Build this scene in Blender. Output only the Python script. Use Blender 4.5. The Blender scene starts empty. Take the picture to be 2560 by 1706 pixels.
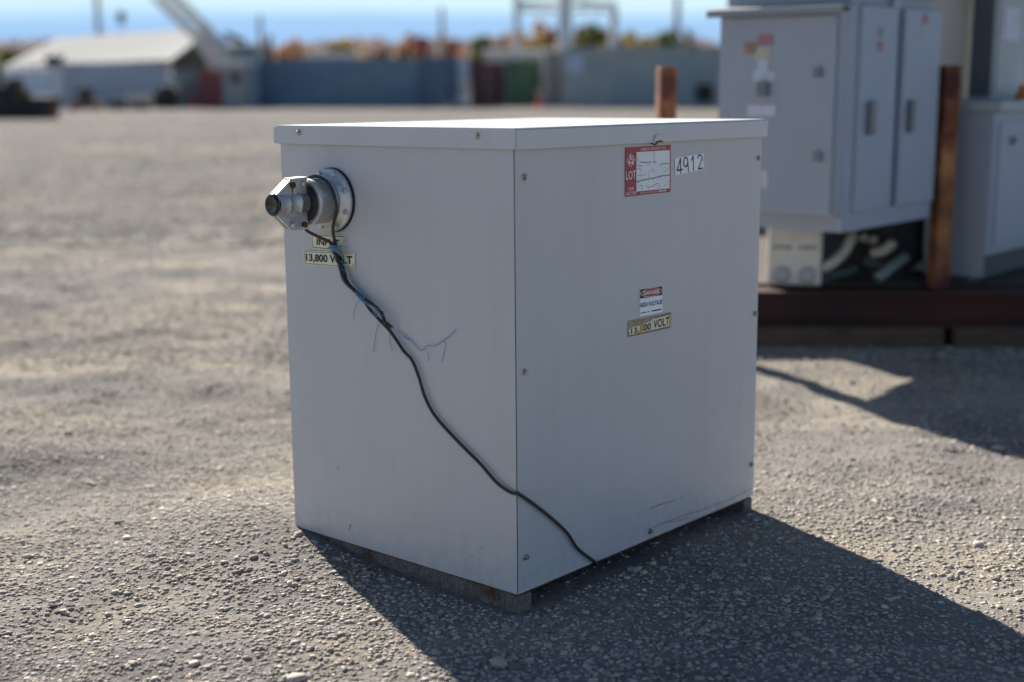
import bpy, bmesh, math, random
import numpy as np
from mathutils import Vector, Matrix

random.seed(7)
rng = np.random.default_rng(7)
SC = bpy.context.scene
COL = SC.collection

# ------------------------------------------------------------------ camera
HC = 1.3
FPX, PIT, ROL = 3388.97, 0.18834, -0.0044
_R0 = Vector((1, 0, 0)); _U0 = Vector((0, math.sin(PIT), math.cos(PIT))); FW = Vector((0, math.cos(PIT), -math.sin(PIT)))
CR = _R0 * math.cos(ROL) + _U0 * math.sin(ROL)
CU = _U0 * math.cos(ROL) - _R0 * math.sin(ROL)
CP = Vector((0, 0, HC))
cam_d = bpy.data.cameras.new('camera')
cam = bpy.data.objects.new('camera', cam_d); COL.objects.link(cam); SC.camera = cam
cam.matrix_world = Matrix(((CR.x, CU.x, -FW.x, CP.x), (CR.y, CU.y, -FW.y, CP.y), (CR.z, CU.z, -FW.z, CP.z), (0, 0, 0, 1)))
cam_d.sensor_width = 36; cam_d.lens = 36 * FPX / 2560
cam_d.clip_start = 0.05; cam_d.clip_end = 9000
cam_d.dof.use_dof = True; cam_d.dof.focus_distance = 3.48; cam_d.dof.aperture_fstop = 1.22
cam_d.dof.aperture_blades = 8

# ------------------------------------------------------------------ light
SUN_AZ = math.radians(-28)      # clockwise from +Y
SUN_EL = math.radians(33)
SKY = 0.05
EXPO = 1.2
w = bpy.data.worlds.new("World"); SC.world = w; w.use_nodes = True
nt = w.node_tree; nt.nodes.clear()
out = nt.nodes.new('ShaderNodeOutputWorld'); bg = nt.nodes.new('ShaderNodeBackground')
sky = nt.nodes.new('ShaderNodeTexSky'); sky.sky_type = 'NISHITA'; sky.sun_disc = False
sky.sun_elevation = SUN_EL; sky.sun_rotation = SUN_AZ; sky.altitude = 400; sky.air_density = 0.8; sky.dust_density = 0.3; sky.ozone_density = 1.5
tc = nt.nodes.new('ShaderNodeTexCoord'); sep = nt.nodes.new('ShaderNodeSeparateXYZ')
nz = nt.nodes.new('ShaderNodeTexNoise'); nz.inputs['Scale'].default_value = 3.0; nz.inputs['Detail'].default_value = 4
mp = nt.nodes.new('ShaderNodeMapping'); mp.inputs['Scale'].default_value = (1, 1, 7)
ad = nt.nodes.new('ShaderNodeMath'); ad.operation = 'MULTIPLY_ADD'; ad.inputs[1].default_value = 0.03; 
mr = nt.nodes.new('ShaderNodeMapRange'); mr.interpolation_type = 'SMOOTHSTEP'
mr.inputs['From Min'].default_value = 0.055; mr.inputs['From Max'].default_value = 0.074
ramp = nt.nodes.new('ShaderNodeMapRange'); ramp.inputs['From Min'].default_value = 0.0; ramp.inputs['From Max'].default_value = 0.055
bank = nt.nodes.new('ShaderNodeMix'); bank.data_type = 'RGBA'
mix = nt.nodes.new('ShaderNodeMix'); mix.data_type = 'RGBA'
L = nt.links.new
L(tc.outputs['Generated'], sep.inputs[0]); L(tc.outputs['Generated'], mp.inputs[0]); L(mp.outputs[0], nz.inputs['Vector'])
L(nz.outputs['Fac'], ad.inputs[0]); L(sep.outputs['Z'], ad.inputs[2]); L(ad.outputs[0], mr.inputs['Value'])
L(sep.outputs['Z'], ramp.inputs['Value'])
L(ramp.outputs[0], bank.inputs['Factor'])
bank.inputs[6].default_value = tuple(c / SKY / 2 ** EXPO for c in (0.31, 0.51, 0.86)) + (1,)     # a low bank of blue haze along the horizon
bank.inputs[7].default_value = tuple(c / SKY / 2 ** EXPO for c in (0.42, 0.68, 1.0)) + (1,)
up = nt.nodes.new('ShaderNodeMapRange'); up.interpolation_type = 'SMOOTHSTEP'; up.inputs['From Min'].default_value = 0.06; up.inputs['From Max'].default_value = 0.22
pale = nt.nodes.new('ShaderNodeMix'); pale.data_type = 'RGBA'; L(sep.outputs['Z'], up.inputs['Value']); L(up.outputs[0], pale.inputs['Factor'])
pale.inputs[6].default_value = tuple(c / SKY / 2 ** EXPO for c in (0.72, 0.95, 1.05)) + (1,); L(sky.outputs[0], pale.inputs[7])     # thin bright cloud above the bank
L(mr.outputs[0], mix.inputs['Factor']); L(bank.outputs[2], mix.inputs[6]); L(pale.outputs[2], mix.inputs[7])
L(mix.outputs[2], bg.inputs['Color']); bg.inputs['Strength'].default_value = SKY
L(bg.outputs[0], out.inputs[0])

sd = bpy.data.lights.new('sun', 'SUN'); sd.energy = 5.0; sd.angle = math.radians(0.55); sd.color = (1.0, 0.93, 0.83)
sun = bpy.data.objects.new('sun', sd); COL.objects.link(sun)
sdir = Vector((math.sin(SUN_AZ) * math.cos(SUN_EL), math.cos(SUN_AZ) * math.cos(SUN_EL), math.sin(SUN_EL)))
sun.rotation_euler = sdir.to_track_quat('Z', 'Y').to_euler(); sun.location = sdir * 50

SC.view_settings.view_transform = 'Standard'; SC.view_settings.look = 'None'
SC.view_settings.exposure = EXPO; SC.view_settings.gamma = 1.0; SC.view_settings.use_curve_mapping = False
SC.render.engine = 'CYCLES'
SC.cycles.use_denoising = True
SC.cycles.max_bounces = 6

# ------------------------------------------------------------------ helpers
def S(r, g, b):
    f = lambda v: (v / 255 / 12.92) if v / 255 <= 0.04045 else ((v / 255 + 0.055) / 1.055) ** 2.4
    return (f(r), f(g), f(b))

def ray(px, py):
    return FW + CR * ((px - 1280) / FPX) + CU * ((853 - py) / FPX)
def at(px, py, Y):
    """world point seen at a photo pixel, at world depth Y"""
    d = ray(px, py); return CP + d * (Y / d.y)
def gnd(px, py):
    d = ray(px, py); return CP + d * (-HC / d.z)

def mat(name, color, rough=0.6, metal=0.0, var=0.12, scale=8.0, bump=0.0, bscale=60.0, second=None, sscale=3.0, slo=0.45, shi=0.6, spec=0.5, stretch=None):
    m = bpy.data.materials.new(name); m.use_nodes = True
    t = m.node_tree; N = t.nodes; LK = t.links.new
    p = N['Principled BSDF']
    p.inputs['Roughness'].default_value = rough; p.inputs['Metallic'].default_value = metal
    p.inputs['Specular IOR Level'].default_value = spec
    c = N.new('ShaderNodeTexCoord'); src = c.outputs['Object']
    if stretch:
        mpn = N.new('ShaderNodeMapping'); mpn.inputs['Scale'].default_value = stretch; LK(src, mpn.inputs[0]); src = mpn.outputs[0]
    n = N.new('ShaderNodeTexNoise'); n.inputs['Scale'].default_value = scale; n.inputs['Detail'].default_value = 5
    LK(src, n.inputs['Vector'])
    r = N.new('ShaderNodeMapRange'); r.inputs['From Min'].default_value = 0.3; r.inputs['From Max'].default_value = 0.7
    r.inputs['To Min'].default_value = 1 - var; r.inputs['To Max'].default_value = 1 + var
    LK(n.outputs['Fac'], r.inputs['Value'])
    base = None
    if second is not None:
        n2 = N.new('ShaderNodeTexNoise'); n2.inputs['Scale'].default_value = sscale; n2.inputs['Detail'].default_value = 6; n2.inputs['Roughness'].default_value = 0.65
        LK(src, n2.inputs['Vector'])
        r2 = N.new('ShaderNodeMapRange'); r2.inputs['From Min'].default_value = slo; r2.inputs['From Max'].default_value = shi
        LK(n2.outputs['Fac'], r2.inputs['Value'])
        mx = N.new('ShaderNodeMix'); mx.data_type = 'RGBA'; mx.inputs[6].default_value = tuple(color) + (1,); mx.inputs[7].default_value = tuple(second) + (1,)
        LK(r2.outputs[0], mx.inputs['Factor']); base = mx.outputs[2]
    vm = N.new('ShaderNodeVectorMath'); vm.operation = 'SCALE'
    if base is not None: LK(base, vm.inputs[0])
    else: vm.inputs[0].default_value = color
    LK(r.outputs[0], vm.inputs['Scale']); LK(vm.outputs[0], p.inputs['Base Color'])
    rr = N.new('ShaderNodeMapRange'); rr.inputs['To Min'].default_value = max(rough - 0.08, 0.05); rr.inputs['To Max'].default_value = min(rough + 0.08, 1)
    LK(n.outputs['Fac'], rr.inputs['Value']); LK(rr.outputs[0], p.inputs['Roughness'])
    if bump > 0:
        nb = N.new('ShaderNodeTexNoise'); nb.inputs['Scale'].default_value = bscale; nb.inputs['Detail'].default_value = 3
        LK(src, nb.inputs['Vector'])
        b = N.new('ShaderNodeBump'); b.inputs['Strength'].default_value = bump; b.inputs['Distance'].default_value = 0.01
        LK(nb.outputs['Fac'], b.inputs['Height']); LK(b.outputs[0], p.inputs['Normal'])
    return m

class MB:
    """collects geometry for one mesh"""
    def __init__(s): s.v = []; s.f = []; s.sm = []
    def add(s, vs, fs, smooth=False):
        o = len(s.v); s.v += [tuple(q) for q in vs]; s.f += [tuple(i + o for i in q) for q in fs]; s.sm += [smooth] * len(fs); return s
    def box(s, x0, x1, y0, y1, z0, z1, bev=0.0):
        if bev <= 0:
            vs = [(x, y, z) for z in (z0, z1) for y in (y0, y1) for x in (x0, x1)]
            return s.add(vs, [(0, 2, 3, 1), (4, 5, 7, 6), (0, 1, 5, 4), (2, 6, 7, 3), (0, 4, 6, 2), (1, 3, 7, 5)])
        bm = bmesh.new()
        bmesh.ops.create_cube(bm, size=1)
        for q in bm.verts: q.co = Vector(((x0 + x1) / 2 + q.co.x * (x1 - x0), (y0 + y1) / 2 + q.co.y * (y1 - y0), (z0 + z1) / 2 + q.co.z * (z1 - z0)))
        bmesh.ops.bevel(bm, geom=list(bm.edges), offset=bev, segments=2, affect='EDGES', profile=0.5)
        return s.bm(bm)
    def bm(s, bm, smooth=False):
        bm.verts.index_update()
        vs = [q.co.copy() for q in bm.verts]; fs = [[q.index for q in f.verts] for f in bm.faces]; bm.free()
        return s.add(vs, fs, smooth)
    def lathe(s, prof, origin, axis, n=40, smooth=True, up=(0, 0, 1)):
        """prof: list of (t, r) along axis"""
        a = Vector(axis).normalized(); u = Vector(up) if abs(a.dot(Vector(up))) < 0.99 else Vector((0, 1, 0)); u = (u - a * u.dot(a)).normalized(); q = a.cross(u); o = Vector(origin)
        vs = []; fs = []
        for t, r in prof:
            for k in range(n):
                th = 2 * math.pi * k / n; vs.append(o + a * t + (u * math.cos(th) + q * math.sin(th)) * r)
        for i in range(len(prof) - 1):
            for k in range(n):
                fs.append((i * n + k, i * n + (k + 1) % n, (i + 1) * n + (k + 1) % n, (i + 1) * n + k))
        s.add(vs, fs, smooth)
        for i, flip in ((0, True), (len(prof) - 1, False)):
            t, r = prof[i]
            if r > 1e-6:
                ring = [o + a * t + (u * math.cos(2 * math.pi * k / n) + q * math.sin(2 * math.pi * k / n)) * r for k in range(n)]
                s.add(ring, [tuple(range(n))[::-1] if flip else tuple(range(n))])
        return s
    def cyl(s, p0, p1, r0, r1=None, n=16, smooth=True):
        p0 = Vector(p0); p1 = Vector(p1); d = p1 - p0
        up = (0, 0, 1) if abs(d.normalized().z) < 0.9 else (0, 1, 0)
        return s.lathe([(0, r0), (d.length, r0 if r1 is None else r1)], p0, d, n, smooth, up)
    def tube(s, pts, r, n=8, sub=6, closed=False):
        P = [Vector(p) for p in pts]
        if sub > 1 and len(P) > 2:
            Q = []
            for i in range(len(P) - 1):
                a, b, c, d = P[max(i - 1, 0)], P[i], P[i + 1], P[min(i + 2, len(P) - 1)]
                for k in range(sub):
                    t = k / sub; t2 = t * t; t3 = t2 * t
                    Q.append(0.5 * ((2 * b) + (c - a) * t + (2 * a - 5 * b + 4 * c - d) * t2 + (3 * b - a - 3 * c + d) * t3))
            Q.append(P[-1]); P = Q
        vs = []; fs = []; u = None
        for i, p in enumerate(P):
            tg = (P[min(i + 1, len(P) - 1)] - P[max(i - 1, 0)]).normalized()
            if u is None: u = tg.orthogonal().normalized()
            u = (u - tg * u.dot(tg)).normalized(); q = tg.cross(u)
            rr = r if not callable(r) else r(i / (len(P) - 1))
            for k in range(n):
                th = 2 * math.pi * k / n; vs.append(p + (u * math.cos(th) + q * math.sin(th)) * rr)
        for i in range(len(P) - 1):
            for k in range(n): fs.append((i * n + k, i * n + (k + 1) % n, (i + 1) * n + (k + 1) % n, (i + 1) * n + k))
        fs.append(tuple(range(n))[::-1]); fs.append(tuple((len(P) - 1) * n + k for k in range(n)))
        return s.add(vs, fs, True)
    def prism(s, poly, fn0, fn1):
        """poly of 2-D points mapped by two functions to the back and the front outline"""
        n = len(poly); vs = [fn0(*p) for p in poly] + [fn1(*p) for p in poly]
        return s.add(vs, [tuple(range(n))[::-1], tuple(range(n, 2 * n))] + [(i, (i + 1) % n, n + (i + 1) % n, n + i) for i in range(n)])
    def beam(s, p0, p1, w, h=None):
        p0 = Vector(p0); p1 = Vector(p1); h = h or w; d = (p1 - p0).normalized()
        u = Vector((0, 0, 1)); u = (u - d * u.dot(d))
        u = u.normalized() if u.length > 0.05 else Vector((0, 1, 0)); q = d.cross(u)
        vs = [p + q * (w / 2 * a) + u * (h / 2 * b) for p in (p0, p1) for a, b in ((-1, -1), (1, -1), (1, 1), (-1, 1))]
        return s.add(vs, [(3, 2, 1, 0), (4, 5, 6, 7), (0, 1, 5, 4), (1, 2, 6, 5), (2, 3, 7, 6), (3, 0, 4, 7)])
    def mesh(s, name, m, fix=True):
        me = bpy.data.meshes.new(name); me.from_pydata([tuple(q) for q in s.v], [], s.f)
        me.polygons.foreach_set('use_smooth', s.sm)
        if m is not None: me.materials.append(m)
        if fix:
            bm = bmesh.new(); bm.from_mesh(me); bmesh.ops.recalc_face_normals(bm, faces=bm.faces); bm.to_mesh(me); bm.free()
        me.update(); return me
    def build(s, name, m, parent=None, label=None, fix=True):
        return link(name, s.mesh(name, m, fix), parent, label)

def link(name, me, parent=None, label=None):
    o = bpy.data.objects.new(name, me); COL.objects.link(o)
    if parent is not None: o.parent = parent
    if label: o['label'] = label
    return o
def tag(o, label, cat, group=None):
    o['label'] = label; o['category'] = cat
    if group: o['group'] = group
    return o
def thing(name, label, cat, loc=(0, 0, 0), rz=0.0, group=None, mtx=None):
    o = bpy.data.objects.new(name, None); COL.objects.link(o); o.empty_display_size = 0.1
    if mtx is not None: o.matrix_world = mtx
    else: o.location = loc; o.rotation_euler = (0, 0, rz)
    return tag(o, label, cat, group)
def struct(o, kind='structure'):
    o['kind'] = kind; return o
def copy_tree(o, parent=None):
    c = o.copy(); COL.objects.link(c)
    if parent is not None: c.parent = parent
    for ch in list(o.children): copy_tree(ch, c)
    return c

def text_poly(s, bold=0.0):
    """lettering as a flat mesh normalised to the unit square"""
    cu = bpy.data.curves.new('lettering', 'FONT'); cu.body = s; cu.size = 1; cu.offset = bold; cu.resolution_u = 3
    ob = bpy.data.objects.new('lettering_source', cu); COL.objects.link(ob)
    dg = bpy.context.evaluated_depsgraph_get(); dg.update()
    me = bpy.data.meshes.new_from_object(ob.evaluated_get(dg))
    vs = np.array([v.co[:2] for v in me.vertices]); fs = [tuple(p.vertices) for p in me.polygons]
    bpy.data.objects.remove(ob); bpy.data.curves.remove(cu); bpy.data.meshes.remove(me)
    lo = vs.min(0); hi = vs.max(0); vs = (vs - lo) / (hi - lo)
    return vs, fs
def put_text(mb, s, fn, u0, u1, v0, v1, bold=0.0):
    vs, fs = text_poly(s, bold)
    mb.add([fn(u0 + (u1 - u0) * a, v0 + (v1 - v0) * b) for a, b in vs], fs)
def ribbon(mb, pts, wd, fn, asp=1.0):
    """a flat stroke; asp is the height of a v unit in u units"""
    P = [Vector((a, b * asp)) for a, b in pts]
    for i in range(len(P) - 1):
        d = (P[i + 1] - P[i]); 
        if d.length < 1e-9: continue
        d.normalize(); n = Vector((-d.y, d.x)) * (wd / 2); e = d * (wd * 0.3)
        q = [P[i] - e + n, P[i] - e - n, P[i + 1] + e - n, P[i + 1] + e + n]
        mb.add([fn(a.x, a.y / asp) for a in q], [(0, 1, 2, 3)])
def bil(c):
    tl, tr, br, bl = c
    def f(u, v):
        x = (1 - v) * ((1 - u) * bl[0] + u * br[0]) + v * ((1 - u) * tl[0] + u * tr[0])
        y = (1 - v) * ((1 - u) * bl[1] + u * br[1]) + v * ((1 - u) * tl[1] + u * tr[1])
        return x, y
    return f

# ------------------------------------------------------------------ ground (gravel lot)
def fbm(x, y, seed, octs, base):
    r = np.random.default_rng(seed); z = np.zeros_like(x)
    for k in range(octs):
        fq = base * 2 ** k
        for j in range(5):
            th = r.uniform(0, 2 * np.pi); ph = r.uniform(0, 2 * np.pi); g = fq * r.uniform(0.7, 1.3)
            z += np.sin((x * np.cos(th) + y * np.sin(th)) * g * 2 * np.pi + ph) * 0.5 ** k / 5
    return z
def height(x, y):
    h = 0.035 * fbm(x, y, 3, 3, 0.35) + 0.018 * fbm(x, y, 5, 3, 2.1)
    # a wheel rut pressed across the lot on the left
    dd = (y - 5.6 + 0.10 * (x + 2)) ; h = h - 0.03 * np.exp(-(dd / 0.22) ** 2) - 0.03 * np.exp(-((dd + 1.1) / 0.2) ** 2) * (x < 0)
    fade = np.clip((16 - np.hypot(x - 0.3, y - 4)) / 9, 0, 1)
    near = np.clip((np.hypot((x - 0.07) / 1.0, (y - 3.85) / 1.0) - 0.80) / 0.7, 0, 1)
    gear = np.clip(np.maximum(np.abs(x - 2.9) - 2.4, np.abs(y - 7.9) - 1.6) / 0.5, 0, 1)
    k = fade * (0.12 + 0.88 * near * gear)
    # gravel banked against the far left corner of the cabinet
    bank = 0.060 * np.exp(-(((x + 0.80) / 0.42) ** 2 + ((y - 3.80) / 0.40) ** 2))
    return h * k - 0.004 + 0.012 * (1 - near) + bank

def fines(x, y):
    """0 where stones lie, 1 where pale packed fines show"""
    f = 0.55 * fbm(x, y * 1.25, 21, 3, 0.9) + 0.35 * fbm(x, y * 1.4, 22, 3, 2.6) + 0.30 * fbm(x, y * 1.5, 23, 2, 0.22)
    f = f * np.clip((30 - y) / 15, 0, 1)      # the far lot is evenly stony
    return np.clip(0.46 + 1.15 * f, 0, 1)
def near_lift(x, y):
    """near ground lightened in colour to offset the shade among the stones"""
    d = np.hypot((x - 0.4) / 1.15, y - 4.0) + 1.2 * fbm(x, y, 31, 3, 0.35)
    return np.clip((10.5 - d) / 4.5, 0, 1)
def axis_grid(lo, hi, step, far, growth=1.22):
    a = list(np.arange(lo, hi + 1e-6, step)); s = step; x = hi
    while x < far: s *= growth; x += s; a.append(x)
    s = step; x = lo; pre = []
    while x > -far: s *= growth; x -= s; pre.append(x)
    return np.array(pre[::-1] + a)
gx_ = axis_grid(-3.2, 4.2, 0.035, 3500); gy_ = axis_grid(1.8, 9.0, 0.035, 3500)
GX, GY = np.meshgrid(gx_, gy_); GZ = height(GX, GY)
nx, ny = len(gx_), len(gy_)
me = bpy.data.meshes.new('ground')
me.vertices.add(nx * ny); me.vertices.foreach_set('co', np.stack([GX, GY, GZ], -1).astype(np.float32).ravel())
ii = (np.arange(ny - 1)[:, None] * nx + np.arange(nx - 1)[None, :]).ravel()
quads = np.stack([ii, ii + 1, ii + 1 + nx, ii + nx], 1).astype(np.int32)
me.loops.add(quads.size); me.loops.foreach_set('vertex_index', quads.ravel())
me.polygons.add(len(quads)); me.polygons.foreach_set('loop_start', np.arange(0, quads.size, 4, dtype=np.int32))
me.polygons.foreach_set('use_smooth', np.ones(len(quads), bool)); me.update(calc_edges=True)
fa_ = me.attributes.new('fines', 'FLOAT', 'POINT'); fa_.data.foreach_set('value', fines(GX, GY).astype(np.float32).ravel())
fb_ = me.attributes.new('near_lift', 'FLOAT', 'POINT'); fb_.data.foreach_set('value', near_lift(GX, GY).astype(np.float32).ravel())

gm = bpy.data.materials.new('gravel_dirt'); gm.use_nodes = True
t = gm.node_tree; N = t.nodes; p = N['Principled BSDF']; p.inputs['Roughness'].default_value = 1.0; p.inputs['Specular IOR Level'].default_value = 0.03
c = N.new('ShaderNodeTexCoord')
def noise(sc, det=5, ro=0.6, st=None):
    n = N.new('ShaderNodeTexNoise'); n.inputs['Scale'].default_value = sc; n.inputs['Detail'].default_value = det; n.inputs['Roughness'].default_value = ro
    if st:
        q = N.new('ShaderNodeMapping'); q.inputs['Scale'].default_value = st; t.links.new(c.outputs['Object'], q.inputs[0]); t.links.new(q.outputs[0], n.inputs['Vector'])
    else: t.links.new(c.outputs['Object'], n.inputs['Vector'])
    return n
def cramp(src, stops):
    r = N.new('ShaderNodeValToRGB'); t.links.new(src, r.inputs[0])
    while len(r.color_ramp.elements) < len(stops): r.color_ramp.elements.new(0.5)
    for e, (ps, cl) in zip(r.color_ramp.elements, stops): e.position = ps; e.color = tuple(cl) + (1,)
    return r
def mixc(fac, a, b, mode='MIX'):
    m = N.new('ShaderNodeMix'); m.data_type = 'RGBA'; m.blend_type = mode
    for sock, v in ((m.inputs['Factor'], fac), (m.inputs[6], a), (m.inputs[7], b)):
        if isinstance(v, (int, float)): sock.default_value = v
        elif isinstance(v, tuple): sock.default_value = v
        else: t.links.new(v, sock)
    return m.outputs[2]
g1 = cramp(noise(38, 6, 0.7).outputs['Fac'], [(0.28, (0.11, 0.101, 0.091)), (0.44, (0.185, 0.170, 0.153)), (0.56, (0.235, 0.216, 0.195)), (0.75, (0.31, 0.286, 0.258))])
g2 = cramp(noise(1.3, 4, 0.6, (0.6, 1.2, 1)).outputs['Fac'], [(0.36, (0.70, 0.725, 0.76)), (0.5, (1, 1, 1.01)), (0.64, (1.30, 1.24, 1.13))])
g3 = cramp(noise(0.16, 5, 0.6, (0.4, 1.5, 1)).outputs['Fac'], [(0.38, (0.84, 0.87, 0.91)), (0.52, (1, 1.005, 1.02)), (0.68, (1.18, 1.14, 1.06))])
fat = N.new('ShaderNodeAttribute'); fat.attribute_name = 'fines'
gf = cramp(noise(70, 5, 0.7).outputs['Fac'], [(0.3, (0.165, 0.152, 0.135)), (0.5, (0.24, 0.221, 0.197)), (0.7, (0.315, 0.291, 0.26))])
ffr = N.new('ShaderNodeMapRange'); ffr.inputs['From Min'].default_value = 0.35; ffr.inputs['From Max'].default_value = 0.85; t.links.new(fat.outputs['Fac'], ffr.inputs['Value'])
g1m = mixc(ffr.outputs[0], g1.outputs[0], gf.outputs[0])
cat_ = N.new('ShaderNodeAttribute'); cat_.attribute_name = 'near_lift'
g1m = mixc(1.0, g1m, mixc(cat_.outputs['Fac'], (0.93, 0.95, 0.985, 1), (1.40, 1.40, 1.40, 1)), 'MULTIPLY')  # near ground colour brightened to make up for shade between stones
gc = mixc(1.0, mixc(1.0, g1m, g2.outputs[0], 'MULTIPLY'), g3.outputs[0], 'MULTIPLY')
t.links.new(gc, p.inputs['Base Color'])
nb = noise(45, 6, 0.7); b = N.new('ShaderNodeBump'); b.inputs['Strength'].default_value = 0.9; b.inputs['Distance'].default_value = 0.03
t.links.new(nb.outputs['Fac'], b.inputs['Height']); t.links.new(b.outputs[0], p.inputs['Normal'])
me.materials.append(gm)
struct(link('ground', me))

# loose gravel: one mesh of small stones
ico = bmesh.new(); bmesh.ops.create_icosphere(ico, subdivisions=1, radius=1)
iv = np.array([v.co[:] for v in ico.verts]); ico.verts.index_update(); itri = np.array([[v.index for v in f.verts] for f in ico.faces]); ico.free()
oct_v = np.array([(1, 0, 0), (0, 1, 0), (-1, 0, 0), (0, -1, 0), (0, 0, 1), (0, 0, -1)], float)
oct_f = np.array([(0, 1, 4), (1, 2, 4), (2, 3, 4), (3, 0, 4), (1, 0, 5), (2, 1, 5), (3, 2, 5), (0, 3, 5)])
def stones(n, sampler, smin, smax, power=2.5, shape=None):
    iv = shape
    xy = sampler(n); n = len(xy)
    r = smin + (smax - smin) * rng.random(n) ** power
    sc = r[:, None] * rng.uniform(0.65, 1.25, (n, 3)); sc[:, 2] *= 0.46
    ang = rng.uniform(0, 2 * np.pi, n); ca, sa = np.cos(ang), np.sin(ang)
    jit = 1 + rng.uniform(-0.34, 0.3, (n, len(iv), 1))
    v = iv[None] * jit * sc[:, None, :]
    x = v[..., 0] * ca[:, None] - v[..., 1] * sa[:, None]; y = v[..., 0] * sa[:, None] + v[..., 1] * ca[:, None]
    z = v[..., 2] + (height(xy[:, 0], xy[:, 1]) + r * 0.12)[:, None]
    return np.stack([x + xy[:, :1], y + xy[:, 1:2], z], -1), rng.random(n)
def frustum(y0, y1, pw=1.0):
    def f(n):
        y = y0 + (y1 - y0) * rng.random(n) ** pw; x = (rng.random(n) * 2 - 1) * (0.42 * y + 0.35)
        q = np.stack([x, y], 1)
        F = np.array([0.012, 3.166]); d = q - F; r_ = d @ np.array([math.cos(.85), math.sin(.85)]); l_ = d @ np.array([-math.sin(.85), math.cos(.85)])
        inside = (r_ > 0.07) & (r_ < 1.03) & (l_ > 0.03) & (l_ < 0.82)
        rail = (l_ > -0.02) & (l_ < 0.87) & (r_ > -0.02) & (r_ < 1.12)
        keep = rng.random(n) > 0.62 * np.clip(fines(x, y) * 1.25 - 0.18, 0, 1)
        return q[(~rail | (inside & (rng.random(n) < 0.3))) & keep]
    return f
sets = [(oct_f, 6, [stones(120000, frustum(2.5, 8.5, 1.2), 0.0035, 0.0095, 1.6, oct_v), stones(38000, frustum(6.3, 17, 1.5), 0.007, 0.018, 1.6, oct_v), stones(26000, frustum(11, 60, 1.9), 0.016, 0.045, 1.6, oct_v)]),
        (itri, 12, [stones(15000, frustum(2.5, 8, 1.1), 0.006, 0.0125, 2.2, iv), stones(70, frustum(2.5, 9, 1.1), 0.014, 0.024, 1.5, iv)])]
Vs, Ts, Ns, base_ = [], [], [], 0
for tri_, nv_, ps in sets:
    for v_, t_ in ps:
        n = len(v_); Vs.append(v_.reshape(-1, 3)); Ns.append(np.repeat(t_, nv_)); Ts.append((tri_[None] + (np.arange(n) * nv_)[:, None, None]).reshape(-1, 3) + base_); base_ += n * nv_
V = np.concatenate(Vs); TN = np.concatenate(Ns); tris = np.concatenate(Ts).astype(np.int32)
me = bpy.data.meshes.new('gravel'); me.vertices.add(len(V)); me.vertices.foreach_set('co', V.astype(np.float32).ravel())
me.loops.add(tris.size); me.loops.foreach_set('vertex_index', tris.ravel())
me.polygons.add(len(tris)); me.polygons.foreach_set('loop_start', np.arange(0, tris.size, 3, dtype=np.int32)); me.update(calc_edges=True)
a_ = me.attributes.new('tone', 'FLOAT', 'POINT'); a_.data.foreach_set('value', TN.astype(np.float32))
sm_ = bpy.data.materials.new('gravel_stone'); sm_.use_nodes = True
t = sm_.node_tree; N = t.nodes; p = N['Principled BSDF']; p.inputs['Roughness'].default_value = 0.85; p.inputs['Specular IOR Level'].default_value = 0.3
c = N.new('ShaderNodeTexCoord')
at_ = N.new('ShaderNodeAttribute'); at_.attribute_name = 'tone'
r1 = cramp(at_.outputs['Fac'], [(0.0, (0.20, 0.186, 0.168)), (0.25, (0.33, 0.301, 0.268)), (0.55, (0.41, 0.372, 0.325)), (0.85, (0.48, 0.437, 0.38)), (0.95, (0.52, 0.43, 0.31)), (1.0, (0.60, 0.585, 0.55))])
r2 = cramp(noise(160, 3).outputs['Fac'], [(0.3, (0.82, 0.82, 0.82)), (0.7, (1.15, 1.15, 1.15))])
t.links.new(mixc(1.0, r1.outputs[0], r2.outputs[0], 'MULTIPLY'), p.inputs['Base Color'])
me.materials.append(sm_)
struct(link('gravel', me), 'stuff')

# ------------------------------------------------------------------ materials
M = {}
M['paint'] = mat('cabinet_paint', (0.555, 0.553, 0.562), 0.42, 0, 0.03, 1.6, 0.05, 220, second=(0.525, 0.518, 0.520), sscale=2.2, slo=0.45, shi=0.7)
M['lidpaint'] = mat('lid_paint', (0.58, 0.58, 0.588), 0.4, 0, 0.04, 2.0, 0.04, 200)
M['dark'] = mat('dark_interior', (0.012, 0.012, 0.013), 0.9, 0, 0.2)
M['rail'] = mat('weathered_rail', (0.16, 0.145, 0.13), 0.85, 0, 0.45, 120, 0.6, 160, second=(0.10, 0.045, 0.022), sscale=9, slo=0.5, shi=0.66)
M['rust'] = mat('rust', (0.22, 0.075, 0.03), 0.9, 0, 0.4, 30, 0.5, 80, second=(0.09, 0.028, 0.015), sscale=6)
M['rustpost'] = mat('rusty_post_steel', (0.40, 0.17, 0.07), 0.9, 0, 0.25, 14, 0.4, 60, second=(0.085, 0.022, 0.016), sscale=4.2, slo=0.38, shi=0.56, stretch=(1, 1, 0.55))
M['scratch'] = mat('rust_scratch', (0.24, 0.125, 0.065), 0.9, 0, 0.4, 60)
M['zinc'] = mat('zinc_screw', (0.46, 0.44, 0.38), 0.35, 0.85, 0.2, 200)
M['alu'] = mat('cast_aluminium', (0.62, 0.62, 0.615), 0.46, 0.7, 0.14, 40, 0.12, 160, second=(0.50, 0.485, 0.46), sscale=16)
M['rubber'] = mat('black_rubber', (0.012, 0.012, 0.012), 0.5, 0, 0.2, 40)
M['gloss_black'] = mat('black_plastic', (0.01, 0.01, 0.01), 0.18, 0, 0.2, 40, 0.15, 90)
M['rustbolt'] = mat('rusty_bolt', (0.13, 0.042, 0.02), 0.55, 0.2, 0.4, 120, 0.4, 300)
M['cable'] = mat('cable_sheath', (0.035, 0.034, 0.034), 0.5, 0, 0.3, 60, 0.1, 300)
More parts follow.
